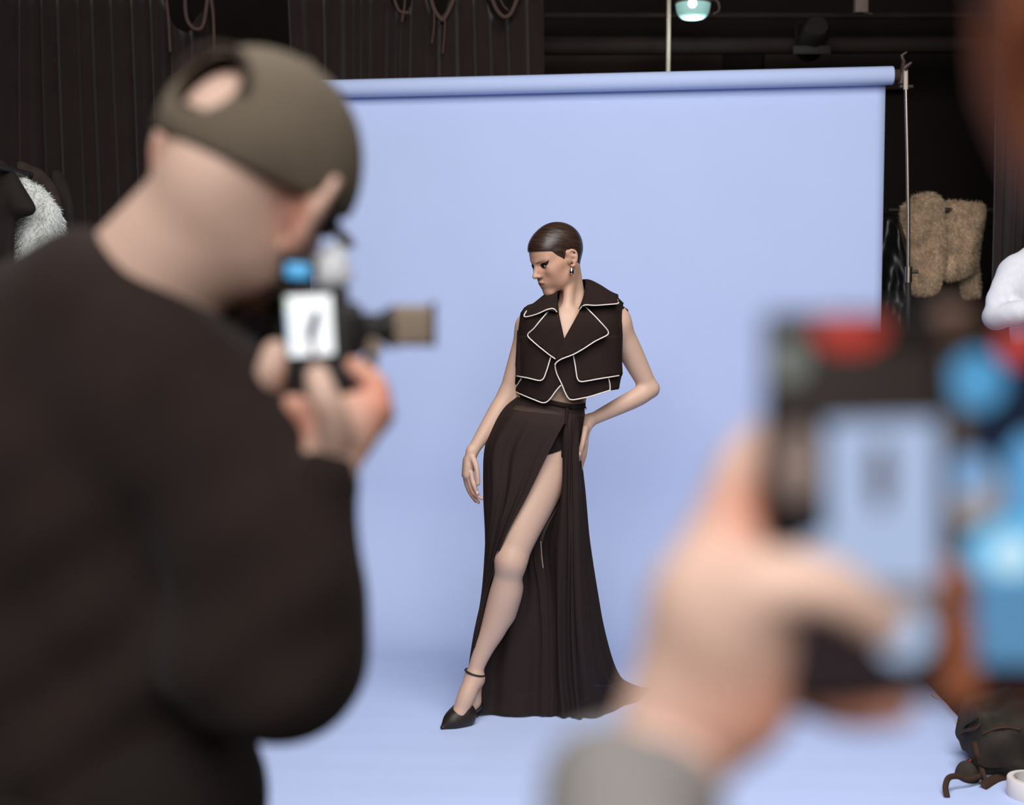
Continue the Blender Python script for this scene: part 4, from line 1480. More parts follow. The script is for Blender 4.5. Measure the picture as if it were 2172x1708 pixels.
def man_col(P):
    C = np.tile(_ps, (len(P), 1)).astype(np.float32)
    L = PH.local(P)

    def blend(w, c):
        w = np.clip(w, 0, 1)[:, None]
        C[:] = C * (1 - w) + c * w
    blend(np.exp(-(((L[:, 0] + 0.012) / 0.03) ** 2 + ((np.abs(L[:, 1]) - 0.088) / 0.018) ** 2 + (L[:, 2] / 0.04) ** 2)) * 0.75, _pr)
    blend(np.clip((L[:, 0] - 0.02) / 0.04, 0, 1) * (L[:, 2] < 0.03) * 0.5, _pw)
    for c in ((640, 885, -0.01), (620, 920, 0.02), (806, 850, 0.0)):
        d = np.linalg.norm(P - np.array(pp(*c)), axis=1)
        blend(np.exp(-(d / 0.032) ** 2) * 0.6, _pr)
    return C

A.build('body', M_skin_pale, man, relax=2, colfn=man_col)

# beard along the jaw
D_ = SDF(0.004)
for sd in (-1, 1):
    D_.chain([PH.p(0.004, sd * 0.056, -0.035), PH.p(0.014, sd * 0.052, -0.072), PH.p(0.050, sd * 0.034, -0.098), PH.p(0.076, 0, -0.112)], [0.012, 0.017, 0.020, 0.024], 0.02)
D_.chain([PH.p(0.09, -0.02, -0.085), PH.p(0.09, 0.02, -0.085)], [0.014, 0.014], 0.02)
D_.build('beard', M_beard, man, relax=1)

# cap: crown, opening at the back with its strap, band, button and peak
cap = empty('cap', PH.p(0, 0, 0.05))
adopt(cap, man)
Cp = SDF(0.0032)
Cp.ell(PH.p(-0.006, 0, 0.048), (0.110, 0.088, 0.088), PH.R, 0.01)
Cp.ell(PH.p(-0.004, 0, 0.026), (0.1085, 0.088, 0.060), PH.R, 0.03)
Cp.ell(PH.p(-0.006, 0, 0.046), (0.1045, 0.0825, 0.083), PH.R, 0.001, 'sub')
Cp.cut(PH.p(-0.05, 0, 0.010), -(PH.u + PH.f * -0.10), 0.002)
hole = PH.p(-0.105, 0.012, 0.062)
Cp.ell(hole, (0.06, 0.036, 0.032), PH.R, 0.003, 'sub')
Cp.build('crown', M_cap, cap, relax=2)
# inner skull patch behind the opening is the head itself; the strap closes the opening below
def cap_pt(f_, l_, u_):
    return PH.p(f_, l_, u_)
ring = []
for k in range(64):
    a = 2 * math.pi * k / 64
    ring.append(PH.p(-0.006 + 0.1115 * math.cos(a), 0.0885 * math.sin(a), 0.017 - 0.010 * -math.cos(a) * -1))
vv, ff = [], []
n_ = len(ring)
for p in ring:
    out = (p - PH.p(-0.006, 0, 0.02)).normalized()
    vv += [p + PH.u * 0.009, p + PH.u * 0.009 + out * 0.002, p - PH.u * 0.009 + out * 0.003, p - PH.u * 0.009]
for k in range(n_):
    for j in range(4):
        ff.append((k * 4 + j, k * 4 + (j + 1) % 4, ((k + 1) % n_) * 4 + (j + 1) % 4, ((k + 1) % n_) * 4 + j))
mesh_obj('band', vv, ff, M_cap_dark, cap)
arch = [hole + PH.l * (0.037 * math.cos(a)) + PH.u * (0.033 * math.sin(a)) - PH.f * (-0.004 + 0.012 * abs(math.cos(a))*-1) for a in [math.pi * (k / 20) for k in range(21)]]
arch2 = []
for p in arch:
    d = (p - PH.p(-0.006, 0, 0.052))
    loc = (d.dot(PH.f) / 0.114, d.dot(PH.l) / 0.091, d.dot(PH.u) / 0.1)
    s_ = 1 / math.sqrt(sum(x * x for x in loc))
    arch2.append(PH.p(-0.006, 0, 0.052) + d * s_)
tube_obj('opening_trim', arch2, 0.0042, M_cap_dark, cap, 8)
bt = bmesh.new()
bmesh.ops.create_uvsphere(bt, u_segments=16, v_segments=10, radius=0.009)
bmesh.ops.transform(bt, matrix=Matrix.Translation(PH.p(-0.006, 0, 0.134)), verts=bt.verts)
bm_obj('button', bt, M_cap, cap)
vv, ff = [], []
for i in range(13):
    a = (i / 12 - 0.5) * 2
    for j in range(6):
        t = j / 5
        f_ = 0.088 + t * 0.085 * math.sqrt(max(0.0, 1 - (a * 0.96) ** 2)) - 0.035 * a * a
        vv.append(PH.p(f_, a * 0.078, 0.028 - 0.010 * t - 0.022 * a * a))
for i in range(12):
    for j in range(5):
        k = i * 6 + j
        ff.append((k, k + 1, k + 7, k + 6))
solidify(mesh_obj('peak', vv, ff, M_cap, cap), 0.004, 0)
# seams of the crown
for am in (0.5, 1.57, 2.64, -0.5, -1.57, -2.64):
    pts = []
    for k in range(14):
        el = 0.12 + 1.42 * k / 13
        d = PH.f * (0.1125 * math.cos(el) * math.cos(am)) + PH.l * (0.0895 * math.cos(el) * math.sin(am)) + PH.u * (0.0885 * math.sin(el))
        pts.append(PH.p(-0.006, 0, 0.048) + d * PH.sc)
    tube_obj('seam', pts, 0.0013, M_cap_dark, cap, 6)

# sweatshirt
W_ = SDF(0.0055)
W_.ell(pp(110, 930, 0.12), (0.22, 0.150, 0.145), None, 0.05)
W_.cone(pp(110, 1090, 0.12), pp(150, 1760, 0.11), 0.205, 0.175, 0.06, flat=((0, 1, 0), 0.72))
W_.cone(nb + V(-0.042, 0.0, -0.032), pp(345, 790, 0.055), 0.090, 0.090, 0.05)
W_.cone(pp(150, 708, 0.10), pp(-160, 790, 0.10), 0.082, 0.084, 0.035)
# sleeves
W_.chain([SH + V(-0.01, 0, -0.02), pp(470, 1010, 0.02), pp(560, 1200, -0.01), pp(606, 1372, -0.02)], [0.088, 0.088, 0.082, 0.066], 0.05)
W_.cone(pp(380, 830, 0.03), pp(520, 950, 0.02), 0.085, 0.055, 0.06)
W_.chain([pp(610, 1385, -0.02), pp(652, 1270, -0.03), pp(680, 1150, -0.03), pp(690, 1078, -0.03)], [0.064, 0.056, 0.036, 0.029], 0.03)
W_.cone(pp(520, 1390, 0.0), pp(600, 1420, -0.01), 0.075, 0.058, 0.05)
W_.chain([pp(689, 1078, -0.03), WR + V(0, 0, 0.004)], [0.029, 0.029], 0.006)
W_.chain([SL, SL.lerp(EL2, 0.5), EL2], [0.085, 0.075, 0.062], 0.05)
W_.chain([EL2, EL2.lerp(WL, 0.4), EL2.lerp(WL, 0.86)], [0.062, 0.056, 0.038], 0.03)
# neck opening follows the slanting collar
ax_ = (PH.p(-0.03, 0, -0.03) - nb).normalized()
cdir = (pp(400, 652, 0.0) - pp(168, 462, 0.05))
cn = Vector((cdir.z, 0.0, -cdir.x)).normalized()
if cn.z < 0: cn = -cn
W_.cut(pp(284, 535, 0.05), cn + V(0, 0.0, 0), 0.02)



def sweat_folds(P):
    X, Y, Z = P[:, 0], P[:, 1], P[:, 2]
    g = 0.006 * np.sin(Z * 26 + X * 34 + 2 * np.sin(X * 12)) * np.clip((1.45 - Z) / 0.3, 0, 1) + 0.004 * np.sin(Z * 61 - X * 40)* np.clip((1.45 - Z) / 0.3, 0, 1)
    Q = P.copy()
    Q[:, 1] -= g
    return Q

sweat = W_.build('sweatshirt', M_sweat, man, relax=2, warp=sweat_folds)
# ribbed cuff and collar rib
tube_obj('cuff', [pp(689, 1060, -0.03), pp(692, 1035, -0.03), pp(695, 1005, -0.03)], [0.0300, 0.0305, 0.0290], M_sweat, man, 28)
# trousers below the hem, standing on the floor
T_ = SDF(0.012)
for sx, fx_ in ((60, 0.0), (300, 0.05)):
    h0 = pp(sx, 1720, 0.10)
    T_.chain([h0, V(h0.x - 0.0, h0.y, 0.50), V(h0.x + 0.0, h0.y, 0.08)], [0.115, 0.085, 0.065], 0.04)
T_.cone(pp(50, 1690, 0.11), pp(300, 1690, 0.11), 0.125, 0.125, 0.04)
T_.build('trousers', M_denim, man, relax=1)
for sx in (60, 300):
    h0 = pp(sx, 1720, 0.10)
    Sx = SDF(0.006)
    Sx.chain([V(h0.x, h0.y - 0.02, 0.05), V(h0.x + 0.01, h0.y + 0.12, 0.045), V(h0.x + 0.02, h0.y + 0.2, 0.035)], [0.050, 0.048, 0.034], 0.02)
    Sx.cut(V(0, 0, 0.003), (0, 0, -1), 0.001)
    Sx.build('shoe', M_shoe, man, relax=1)

# ================================================================== his camera
CY_ = PY_ - 0.0
M_cam = mat('camera_black', srgb(26, 23, 24), 0.55, 0.35, bump=0.08, bscale=500)
M_rub = mat('camera_rubber', srgb(20, 17, 17), 0.8, 0.2, bump=0.25, bscale=700)
M_flash = mat('flash_grey', srgb(120, 106, 92), 0.75, 0.2, vary=0.1, vscale=120)
M_scr = mat('lcd_white', (0.0, 0.0, 0.0, 1), 0.3, 0.4, emit=srgb(250, 253, 255), estr=1.25)
M_scr_b = mat('lcd_blue', (0, 0, 0, 1), 0.3, 0.4, emit=srgb(96, 190, 250), estr=0.95)
M_scr_f = mat('lcd_figure', (0, 0, 0, 1), 0.3, 0.4, emit=srgb(24, 44, 84), estr=0.8)
M_scr_s = mat('lcd_legs', (0, 0, 0, 1), 0.3, 0.4, emit=srgb(140, 110, 130), estr=0.8)
M_scr_g = mat('lcd_green', (0, 0, 0, 1), 0.3, 0.4, emit=srgb(30, 190, 40), estr=0.8)
camc = pp(666, 724, 0.035)
cx_ = Vector((0.985, 0.12, 0.05))
cz_ = Vector((-0.05, 0.0, 1.0))
cy_ = cz_.cross(cx_)
MC = frame(cx_, cy_, cz_, camc) @ Matrix.Scale(0.9, 4)         # x right, y away, z up (camera body held upright on its side)
kam = tag(empty('camera_body', camc), 'black camera held on its side with glowing rear screen and grey flash head', 'camera')


def cbox(name, c, size, m, par=kam, bev=0.004):
    return box_obj(name, size, MC @ Matrix.Translation(c), m, par, bev)

S_ = 1 / (FPX / (PY_ * 1.0))            # metres per pixel at his distance
cbox('body', (0.004, 0.012, -0.006), (0.072, 0.042, 0.132), M_cam, kam, 0.010)
cbox('grip', (0.010, 0.022, -0.052), (0.052, 0.060, 0.048), M_rub, kam, 0.012)
scr = cbox('screen', (-0.003, -0.0105, 0.017), (0.054, 0.004, 0.072), M_cam, kam, 0.003)
cbox('display', (-0.003, -0.0129, 0.017), (0.0475, 0.0012, 0.063), M_scr, scr, 0.0005)
# picture on the display: the small figure with a hand on the hip
def cpoly(name, pts, m, y=-0.0137):
    vv = [MC @ Vector((x, y, z)) for x, z in pts] + [MC @ Vector((x, y + 0.0004, z)) for x, z in pts]
    n = len(pts)
    ff = [tuple(range(n))[::-1], tuple(range(n, 2 * n))] + [(i, (i + 1) % n, n + (i + 1) % n, n + i) for i in range(n)]
    return mesh_obj(name, vv, ff, m, scr, False)

cpoly('figure_image', [(-0.0085, 0.006), (-0.005, 0.018), (-0.001, 0.028), (0.004, 0.034), (0.0085, 0.032), (0.008, 0.022), (0.004, 0.012), (0.001, 0.002), (-0.006, 0.000)], M_scr_f)
cpoly('leg_image', [(-0.0045, 0.002), (0.0005, 0.002), (0.0022, -0.0135), (-0.0045, -0.0138)], M_scr_s)
cpoly('indicator_strip', [(-0.0262, 0.034), (-0.0246, 0.034), (-0.0240, -0.012), (-0.0256, -0.012)], M_scr_b)
cpoly('indicator_green', [(-0.0264, 0.046), (-0.0243, 0.046), (-0.0243, 0.038), (-0.0264, 0.038)], M_scr_g)
for z in (-0.034, -0.044): cbox('button', (-0.012, -0.010, z), (0.009, 0.004, 0.007), M_rub, kam, 0.0015)
cbox('prism_housing', (0.042, 0.012, 0.010), (0.022, 0.046, 0.058), M_cam, kam, 0.008)
cbox('eyecup', (0.048, -0.014, 0.010), (0.016, 0.016, 0.034), M_rub, kam, 0.004)
lathe_obj('lens_barrel', [(0.034, 0.0), (0.036, 0.004), (0.036, 0.05), (0.039, 0.055), (0.039, 0.1), (0.036, 0.105)], MC @ Matrix.Translation((-0.004, 0.032, 0.008)) @ Matrix.Rotation(-math.pi / 2, 4, 'X'), M_cam, kam, 32)
lathe_obj('mode_dial', [(0.012, 0), (0.013, 0.002), (0.013, 0.012), (0.011, 0.013)], MC @ Matrix.Translation((0.052, 0.014, -0.03)) @ Matrix.Rotation(math.pi / 2, 4, 'Y'), M_flash, kam, 20)
# flash: foot, neck, head with its diffuser
cbox('flash_foot', (0.060, 0.014, 0.010), (0.022, 0.030, 0.034), M_cam, kam, 0.006)
fn = []
vv, ff = [], []
prof = [(0.052, 0.012), (0.062, 0.010), (0.072, 0.0125), (0.080, 0.017), (0.086, 0.019)]
bmn = bmesh.new()
tube(bmn, [MC @ Vector((x, 0.012, 0.010)) for x, r_ in prof], [r_ * 1.15 for x, r_ in prof], 20)
bm_obj('flash_neck', bmn, M_cam, kam)
fh = box_obj('flash_head', (0.046, 0.040, 0.044), MC @ Matrix.Translation((0.106, 0.010, 0.011)) @ Matrix.Rotation(0.05, 4, 'Y'), M_flash, kam, 0.007, 4)
box_obj('diffuser_rim', (0.005, 0.044, 0.048), MC @ Matrix.Translation((0.1275, 0.010, 0.011)) @ Matrix.Rotation(0.05, 4, 'Y'), M_cam, fh, 0.002)
lathe_obj('catch_light_dial', [(0.010, 0), (0.010, 0.006), (0.008, 0.008)], MC @ Matrix.Translation((0.062, -0.006, -0.010)) @ Matrix.Rotation(math.pi / 2, 4, 'X'), M_flash, kam, 20)
# trigger with lit panel and a clear cover on the accessory side
M_clear = mat('clear_cover', srgb(196, 198, 204), 0.25, 0.5, bump=0.6, bscale=70)
trg = cbox('trigger', (-0.010, 0.006, 0.076), (0.036, 0.026, 0.022), M_cam, kam, 0.004)
box_obj('lit_panel', (0.024, 0.0015, 0.015), MC @ Matrix.Translation((-0.0125, -0.0082, 0.0755)) @ Matrix.Rotation(0.12, 4, 'Y'), M_scr_b, trg, 0.001)
K_ = SDF(0.003)
for c_, r_ in (((0.020, 0.012, 0.072), 0.019), ((0.026, 0.012, 0.088), 0.014), ((0.032, 0.012, 0.070), 0.012), ((0.012, 0.012, 0.084), 0.010)):
    w_ = MC @ Vector(c_)
    K_.ell(w_, (r_, r_ * 0.8, r_), None, 0.006)
K_.build('clear_cover', M_clear, kam, relax=1)
# strap loops
M_strap = mat('camera_strap', srgb(24, 20, 20), 0.8, 0.2)
tube_obj('strap', spline([MC @ Vector((-0.028, 0.01, 0.055)), MC @ Vector((-0.06, 0.03, 0.04)), MC @ Vector((-0.085, 0.05, 0.0)), MC @ Vector((-0.075, 0.05, -0.05)), MC @ Vector((-0.03, 0.02, -0.07))], 24), 0.005, M_strap, kam, 8)
# ================================================================== garments on rails
M_leather = mat('black_gloss_leather', srgb(20, 17, 17), 0.36, 0.5, bump=0.5, bscale=9)
M_coat = mat('dark_wool', srgb(52, 43, 39), 0.95, 0.1, bump=0.2, bscale=120, vary=0.15, vscale=20)
M_coat2 = mat('charcoal_cotton', srgb(38, 32, 30), 0.9, 0.15, bump=0.15, bscale=60)
M_fur_b = mat('beige_fur_base', srgb(184, 158, 132), 0.95, 0.1, vary=0.25, vscale=14)
M_fur_w = mat('white_fur_base', srgb(208, 210, 206), 0.95, 0.1, vary=0.1, vscale=14)
M_hang = mat('hanger_wood', srgb(96, 74, 56), 0.6, 0.3)


def garment(name, poly, Y, t, m, label, cat, hook=None, folds=(0.012, 30), fur=None, parts=(), h=0.012, group=None, gloss=0):
    """hanging clothing: outline in picture units at depth Y, thickness 2t, plus its hanger"""
    P = [at(px, py, Y) for px, py in poly]
    g = tag(empty(name, (sum(p.x for p in P) / len(P), Y, min(p.z for p in P))), label, cat, group)
    S = SDF(h)
    S.poly(P, Y, t, t * 1.3, 0.01)
    for pl, dy, tt in parts:
        Q = [at(px, py, Y + dy) for px, py in pl]
        S.poly(Q, Y + dy, tt, tt * 1.2, 0.012)
    a_, f_ = folds

    def wr(Pn):
        Q = Pn.copy()
        Q[:, 1] += a_ * np.sin(Pn[:, 0] * f_ + 2.5 * np.sin(Pn[:, 2] * 5) + 1) + a_ * 0.6 * np.sin(Pn[:, 0] * f_ * 2.1 - Pn[:, 2] * 9)
        if gloss: Q[:, 1] += gloss * np.sin(Pn[:, 2] * 70 + 4 * np.sin(Pn[:, 0] * 30)) * 0.5
        return Q
    b = S.build('cloth', m, g, relax=2, warp=wr)
    if hook:
        p = at(hook[0], hook[1], Y)
        tube_obj('hanger_bar', [p + V(-0.03, 0, -0.09), p + V(0, 0, -0.07), p + V(0.03, 0, -0.09)], 0.009, M_hang, g, 8)
    if fur:
        n, ln, fm = fur
        me = b.data
        tri = []
        me.calc_loop_triangles()
        V3 = np.array([v.co for v in me.vertices])
        T = np.array([t_.vertices[:] for t_ in me.loop_triangles])
        Nn = np.array([v.normal for v in me.vertices])
        r_ = np.random.RandomState(3)
        A0, A1, A2 = V3[T[:, 0]], V3[T[:, 1]], V3[T[:, 2]]
        ar = np.linalg.norm(np.cross(A1 - A0, A2 - A0), axis=1)
        k = r_.choice(len(T), n, p=ar / ar.sum())
        u, v = r_.rand(n), r_.rand(n)
        sw = u + v > 1
        u[sw], v[sw] = 1 - u[sw], 1 - v[sw]
        base = A0[k] + (A1[k] - A0[k]) * u[:, None] + (A2[k] - A0[k]) * v[:, None]
        nn = Nn[T[k, 0]]
        cl = np.sin(base[:, 0] * 40 + base[:, 2] * 23)[:, None]
        d = nn * 0.7 + np.array([0, 0, -0.75]) + r_.normal(0, 0.28, (n, 3)) + cl * np.array([0.25, 0, 0])
        d /= np.linalg.norm(d, axis=1)[:, None]
        L = ln * r_.uniform(0.6, 1.25, n)[:, None]
        sd = np.cross(d, r_.normal(0, 1, (n, 3)))
        sd /= np.linalg.norm(sd, axis=1)[:, None]
        w = 0.0016
        vs = np.concatenate([base + sd * w, base - sd * w, base + d * L], 0)
        fs = [(i, n + i, 2 * n + i) for i in range(n)]
        o = mesh_obj('fur_pile', vs, fs, fm, g)
        tag(o, kind='stuff')
    return g

# left rail behind the photographer
RX = -1.885
rack = tag(empty('clothes_rail', (RX, 5.55, 0)), 'chrome clothes rail at the far left holding dark jackets', 'clothes rail')
rz = at(60, 372, 5.6).z
tube_obj('rail', [(RX, 5.15, rz), (RX, 5.95, rz)], 0.0125, M_darkmetal, rack, 14)
for yy in (5.15, 5.95):
    tube_obj('upright', [(RX, yy, rz), (RX, yy, 0.03)], 0.0125, M_darkmetal, rack, 14)
    tube_obj('foot', [(RX - 0.25, yy, 0.014), (RX + 0.25, yy, 0.014)], 0.0125, M_darkmetal, rack, 14)
garment('hanging_jacket', [(-90, 338), (-20, 326), (4, 336), (24, 356), (40, 380), (58, 410), (76, 438), (78, 446), (70, 456), (52, 462), (36, 464), (30, 480), (34, 900), (-90, 900)], 5.36, 0.055, M_coat2, 'black jacket nearest on the rail at the far left edge', 'jacket', (-18, 330))
garment('fur_jacket', [(10, 350), (34, 366), (56, 380), (84, 396), (108, 416), (128, 442), (134, 462), (138, 800), (30, 800), (26, 470)], 5.50, 0.05, M_fur_w, 'white fur jacket between dark jackets on the left rail', 'jacket', (30, 345), fur=(9000, 0.022, mat('white_fur', srgb(214, 216, 210), 0.8, 0.2)))
garment('hanging_jacket', [(34, 342), (50, 340), (66, 350), (84, 356), (100, 370), (116, 392), (128, 420), (140, 452), (142, 850), (70, 850), (44, 420), (36, 372)], 5.62, 0.045, M_coat, 'charcoal brown coat with rounded shoulder behind the white fur jacket', 'coat', (62, 338))
garment('hanging_jacket', [(104, 368), (118, 358), (128, 362), (140, 384), (152, 412), (160, 438), (164, 480), (166, 860), (112, 860), (106, 420)], 5.74, 0.04, M_coat2, 'black coat farthest along the left rail, its shoulder edge showing', 'coat', (120, 352))

# right rail behind the backdrop stand
r2 = tag(empty('clothes_rail', (xl(1990, 7.23), 7.23, 0)), 'dark clothes rail at the right holding the fur jackets', 'clothes rail')
rz2 = at(1990, 446, 7.23).z
tube_obj('rail', [(xl(1878, 7.23), 7.23, rz2), (xl(2110, 7.23), 7.23, rz2)], 0.0125, M_darkmetal, r2, 14)
for px in (1926, 2108):
    x = xl(px, 7.23)
    tube_obj('upright', [(x, 7.23, rz2), (x, 7.23, 0.03)], 0.0125, M_darkmetal, r2, 14)
    tube_obj('foot', [(x, 7.03, 0.014), (x, 7.45, 0.014)], 0.0125, M_darkmetal, r2, 14)
furm = mat('beige_fur', srgb(204, 178, 150), 0.85, 0.2, vary=0.3, vscale=18)
garment('fur_jacket', [(1914, 440), (1926, 430), (1938, 416), (1958, 412), (1974, 409), (1990, 414), (2000, 426), (1998, 470), (1996, 530), (1994, 580), (1986, 612), (1968, 626), (1944, 624), (1930, 606), (1920, 560), (1914, 500)], 7.20, 0.075, M_fur_b, 'longer beige fur jacket hanging beside the backdrop stand', 'jacket', (1962, 405), fur=(26000, 0.021, furm), folds=(0.02, 24))
garment('fur_jacket', [(2001, 436), (2014, 425), (2034, 426), (2056, 431), (2084, 434), (2080, 520), (2072, 572), (2056, 580), (2030, 590), (2008, 594), (2001, 586), (2000, 500)], 7.26, 0.07, M_fur_b, 'shorter beige fur jacket at the right, partly behind the dark curtain', 'jacket', (2036, 412), fur=(22000, 0.021, furm), folds=(0.02, 26), parts=(([(2036, 560), (2074, 556), (2076, 628), (2050, 632)], 0.05, 0.05),))
pj = garment('puffer_jacket', [(1846, 470), (1864, 456), (1882, 449), (1900, 456), (1912, 476), (1921, 512), (1928, 560), (1932, 620), (1930, 700), (1926, 800), (1850, 800), (1842, 600)], 7.04, 0.06, M_leather, 'glossy black leather jacket hanging at the edge of the paper', 'jacket', (1886, 442), folds=(0.014, 34), gloss=0.004, parts=(([(1890, 470), (1906, 474), (1922, 540), (1930, 640), (1912, 660), (1898, 560)], -0.05, 0.04),))

hp = at(1886, 462, 7.04)
tube_obj('hanger_hook', spline([hp, V(hp.x, 7.12, rz2 + 0.005), V(hp.x, 7.20, rz2 + 0.012), V(hp.x, 7.228, rz2 + 0.004)], 10), 0.004, M_darkmetal, pj, 6)

# ================================================================== person in the white sweater, arms folded
M_knit = mat('white_sweater', srgb(226, 226, 234), 0.95, 0.1, bump=0.3, bscale=110, vary=0.04, vscale=40)
WY = 5.75


def wp(px, py, d=0.0):
    return at(px, py, WY + d)

wper = tag(empty('person', (wp(2232, 1400).x, WY, 0)), 'person in a white sweater with folded arms at the right edge', 'person')
Q = SDF(0.008)
WH = Head(wp(2232, 452, 0.02), Vector((-0.25, -0.95, -0.1)), Vector((0, 0, 1)), 1.0)
WH.sculpt(Q)
Q.cone(wp(2232, 545, 0.05), WH.p(-0.03, 0, -0.05), 0.055, 0.05, 0.02)
Q.cone(wp(2232, 620, 0.04), wp(2232, 850, 0.04), 0.13, 0.12, 0.05, flat=((0, 1, 0), 0.7))
Q.chain([wp(2225, 655, -0.14), wp(2265, 640, -0.16), wp(2300, 640, -0.15)], [0.028, 0.034, 0.02], 0.01, flat=((0, 1, 0), 0.7))
for k in range(4):
    finger(Q, [wp(2290, 632 + 7 * k, -0.16), wp(2306, 630 + 8 * k, -0.155), wp(2318, 634 + 8 * k, -0.14)], 0.0095, 0.007, 0.004)
finger(Q, [wp(2262, 632, -0.175), wp(2270, 615, -0.18), wp(2276, 600, -0.175)], 0.0105, 0.008, 0.006)
skt = np.array(srgb(194, 146, 122)[:3])
Q.build('body', M_skin, wper, relax=1, colfn=lambda P: np.tile(skt, (len(P), 1)))
Hw = SDF(0.008)
Hw.ell(WH.p(-0.02, 0, 0.045), (0.105, 0.083, 0.085), WH.R, 0.02)
Hw.cut(WH.p(0.05, 0, 0.035), WH.f * 0.8 - WH.u * 0.6, 0.01)
Hw.build('hair', M_hair, wper, relax=1)
Kn = SDF(0.006)
Kn.cone(wp(2232, 590, 0.05), wp(2230, 860, 0.05), 0.165, 0.17, 0.06, flat=((0, 1, 0), 0.7))
for sd, ex in ((-1, 2113), (1, 2350)):
    s0 = wp(2232 + sd * 78, 588, 0.04)
    e0_ = wp(ex, 672, -0.04)
    Kn.chain([s0, s0.lerp(e0_, 0.5) + V(sd * 0.008, 0, 0.01), e0_], [0.072, 0.062, 0.052], 0.05)
Kn.cone(wp(2232, 556, 0.05), wp(2160, 582, 0.045), 0.062, 0.066, 0.05)
Kn.cone(wp(2232, 556, 0.05), wp(2304, 582, 0.045), 0.062, 0.066, 0.05)
Kn.chain([wp(2113, 672, -0.04), wp(2160, 664, -0.12), wp(2222, 652, -0.15)], [0.050, 0.050, 0.042], 0.02)
Kn.chain([wp(2350, 676, -0.04), wp(2290, 672, -0.09), wp(2220, 676, -0.10), wp(2160, 650, -0.06)], [0.050, 0.048, 0.044, 0.036], 0.02)


def knit_folds(P):
    Qn = P.copy()
    g = 0.0035 * np.sin(P[:, 2] * 48 + P[:, 0] * 70 + 2 * np.sin(P[:, 0] * 22)) * (0.5 + 0.5 * np.sin(P[:, 2] * 17 + P[:, 0] * 20))
    Qn[:, 1] -= g
    Qn[:, 0] += g * 0.4
    return Qn
Kn.build('sweater', M_knit, wper, relax=1, warp=knit_folds)
Tr = SDF(0.012)
for sx in (2195, 2270):
    h0 = wp(sx, 880, 0.05)
    Tr.chain([h0, V(h0.x, h0.y, 0.5), V(h0.x, h0.y, 0.08)], [0.105, 0.08, 0.06], 0.04)
Tr.build('trousers', M_denim, wper, relax=1)
for sx in (2195, 2270):
    h0 = wp(sx, 880, 0.05)
    Sx = SDF(0.007)
    Sx.chain([V(h0.x, h0.y + 0.02, 0.05), V(h0.x, h0.y - 0.1, 0.045), V(h0.x, h0.y - 0.18, 0.035)], [0.048, 0.046, 0.034], 0.02)
    Sx.cut(V(0, 0, 0.003), (0, 0, -1), 0.001)
    Sx.build('shoe', M_shoe, wper, relax=1)

# ================================================================== backpack and tape on the floor, lower right
M_bag = mat('black_canvas', srgb(54, 47, 41), 0.85, 0.2, bump=0.25, bscale=160, vary=0.35, vscale=9)
M_web = mat('bag_webbing', srgb(64, 46, 36), 0.8, 0.2, bump=0.3, bscale=300)
M_red = mat('red_tab', srgb(190, 44, 26), 0.6, 0.3)
bag = tag(empty('backpack', (at(2150, 1690, 4.4).x, 4.42, 0)), 'dark worn backpack lying on the floor by the edge of the paper', 'backpack')
bx = at(2120, 1600, 4.45).x
G_ = SDF(0.006)
Rz = np.array(Matrix.Rotation(math.radians(-14), 3, 'Z'))
G_.box((1.655, 4.44, 0.118), (0.185, 0.15, 0.112), Rz, 0.06, 0.03)
G_.box((1.69, 4.40, 0.20), (0.13, 0.13, 0.055), Rz, 0.04, 0.05)
G_.cone((1.515, 4.53, 0.10), (1.515, 4.53, 0.17), 0.06, 0.05, 0.05)
G_.cut((0, 0, 0.006), (0, 0, -1), 0.002)


def bagwarp(P):
    Qn = P.copy()
    g = 0.008 * np.sin(P[:, 0] * 40 + P[:, 2] * 30) + 0.006 * np.sin(P[:, 1] * 70 + P[:, 2] * 50 + 1)
    Qn[:, 2] += g * (P[:, 2] > 0.05)
    Qn[:, 1] -= g
    return Qn
bagb = G_.build('body', M_bag, bag, relax=2, warp=bagwarp)
bag_bvh = bvh_of(bagb)


def on_bag(px, py, lift=0.004):
    d = (at(px, py, 1.0) - CAM).normalized()
    hit = bag_bvh.ray_cast(CAM, d)
    if hit[0] is not None: return hit[0] + hit[1] * lift
    t = (0.012 - CAM.z) / d.z
    return CAM + d * t

Sp = SDF(0.005)
Sp.ell(on_bag(2064, 1650) + V(-0.012, 0.02, -0.01), (0.036, 0.06, 0.055), None, 0.02)
Sp.cut((0, 0, 0.006), (0, 0, -1), 0.002)
Sp.build('side_pocket', M_bag, bag, relax=1)


def strap(name, pts, w, m, par, up=(0, -0.5, 0.85), th=0.004):
    pts = spline([Vector(p) for p in pts], 24)
    vv, ff = [], []
    for i, p in enumerate(pts):
        t = (pts[min(i + 1, 23)] - pts[max(i - 1, 0)]).normalized()
        sd = t.cross(Vector(up)).normalized()
        vv += [p + sd * w / 2, p - sd * w / 2]
    for i in range(23): ff.append((2 * i, 2 * i + 1, 2 * i + 3, 2 * i + 2))
    return solidify(mesh_obj(name, vv, ff, m, par), th, 0)

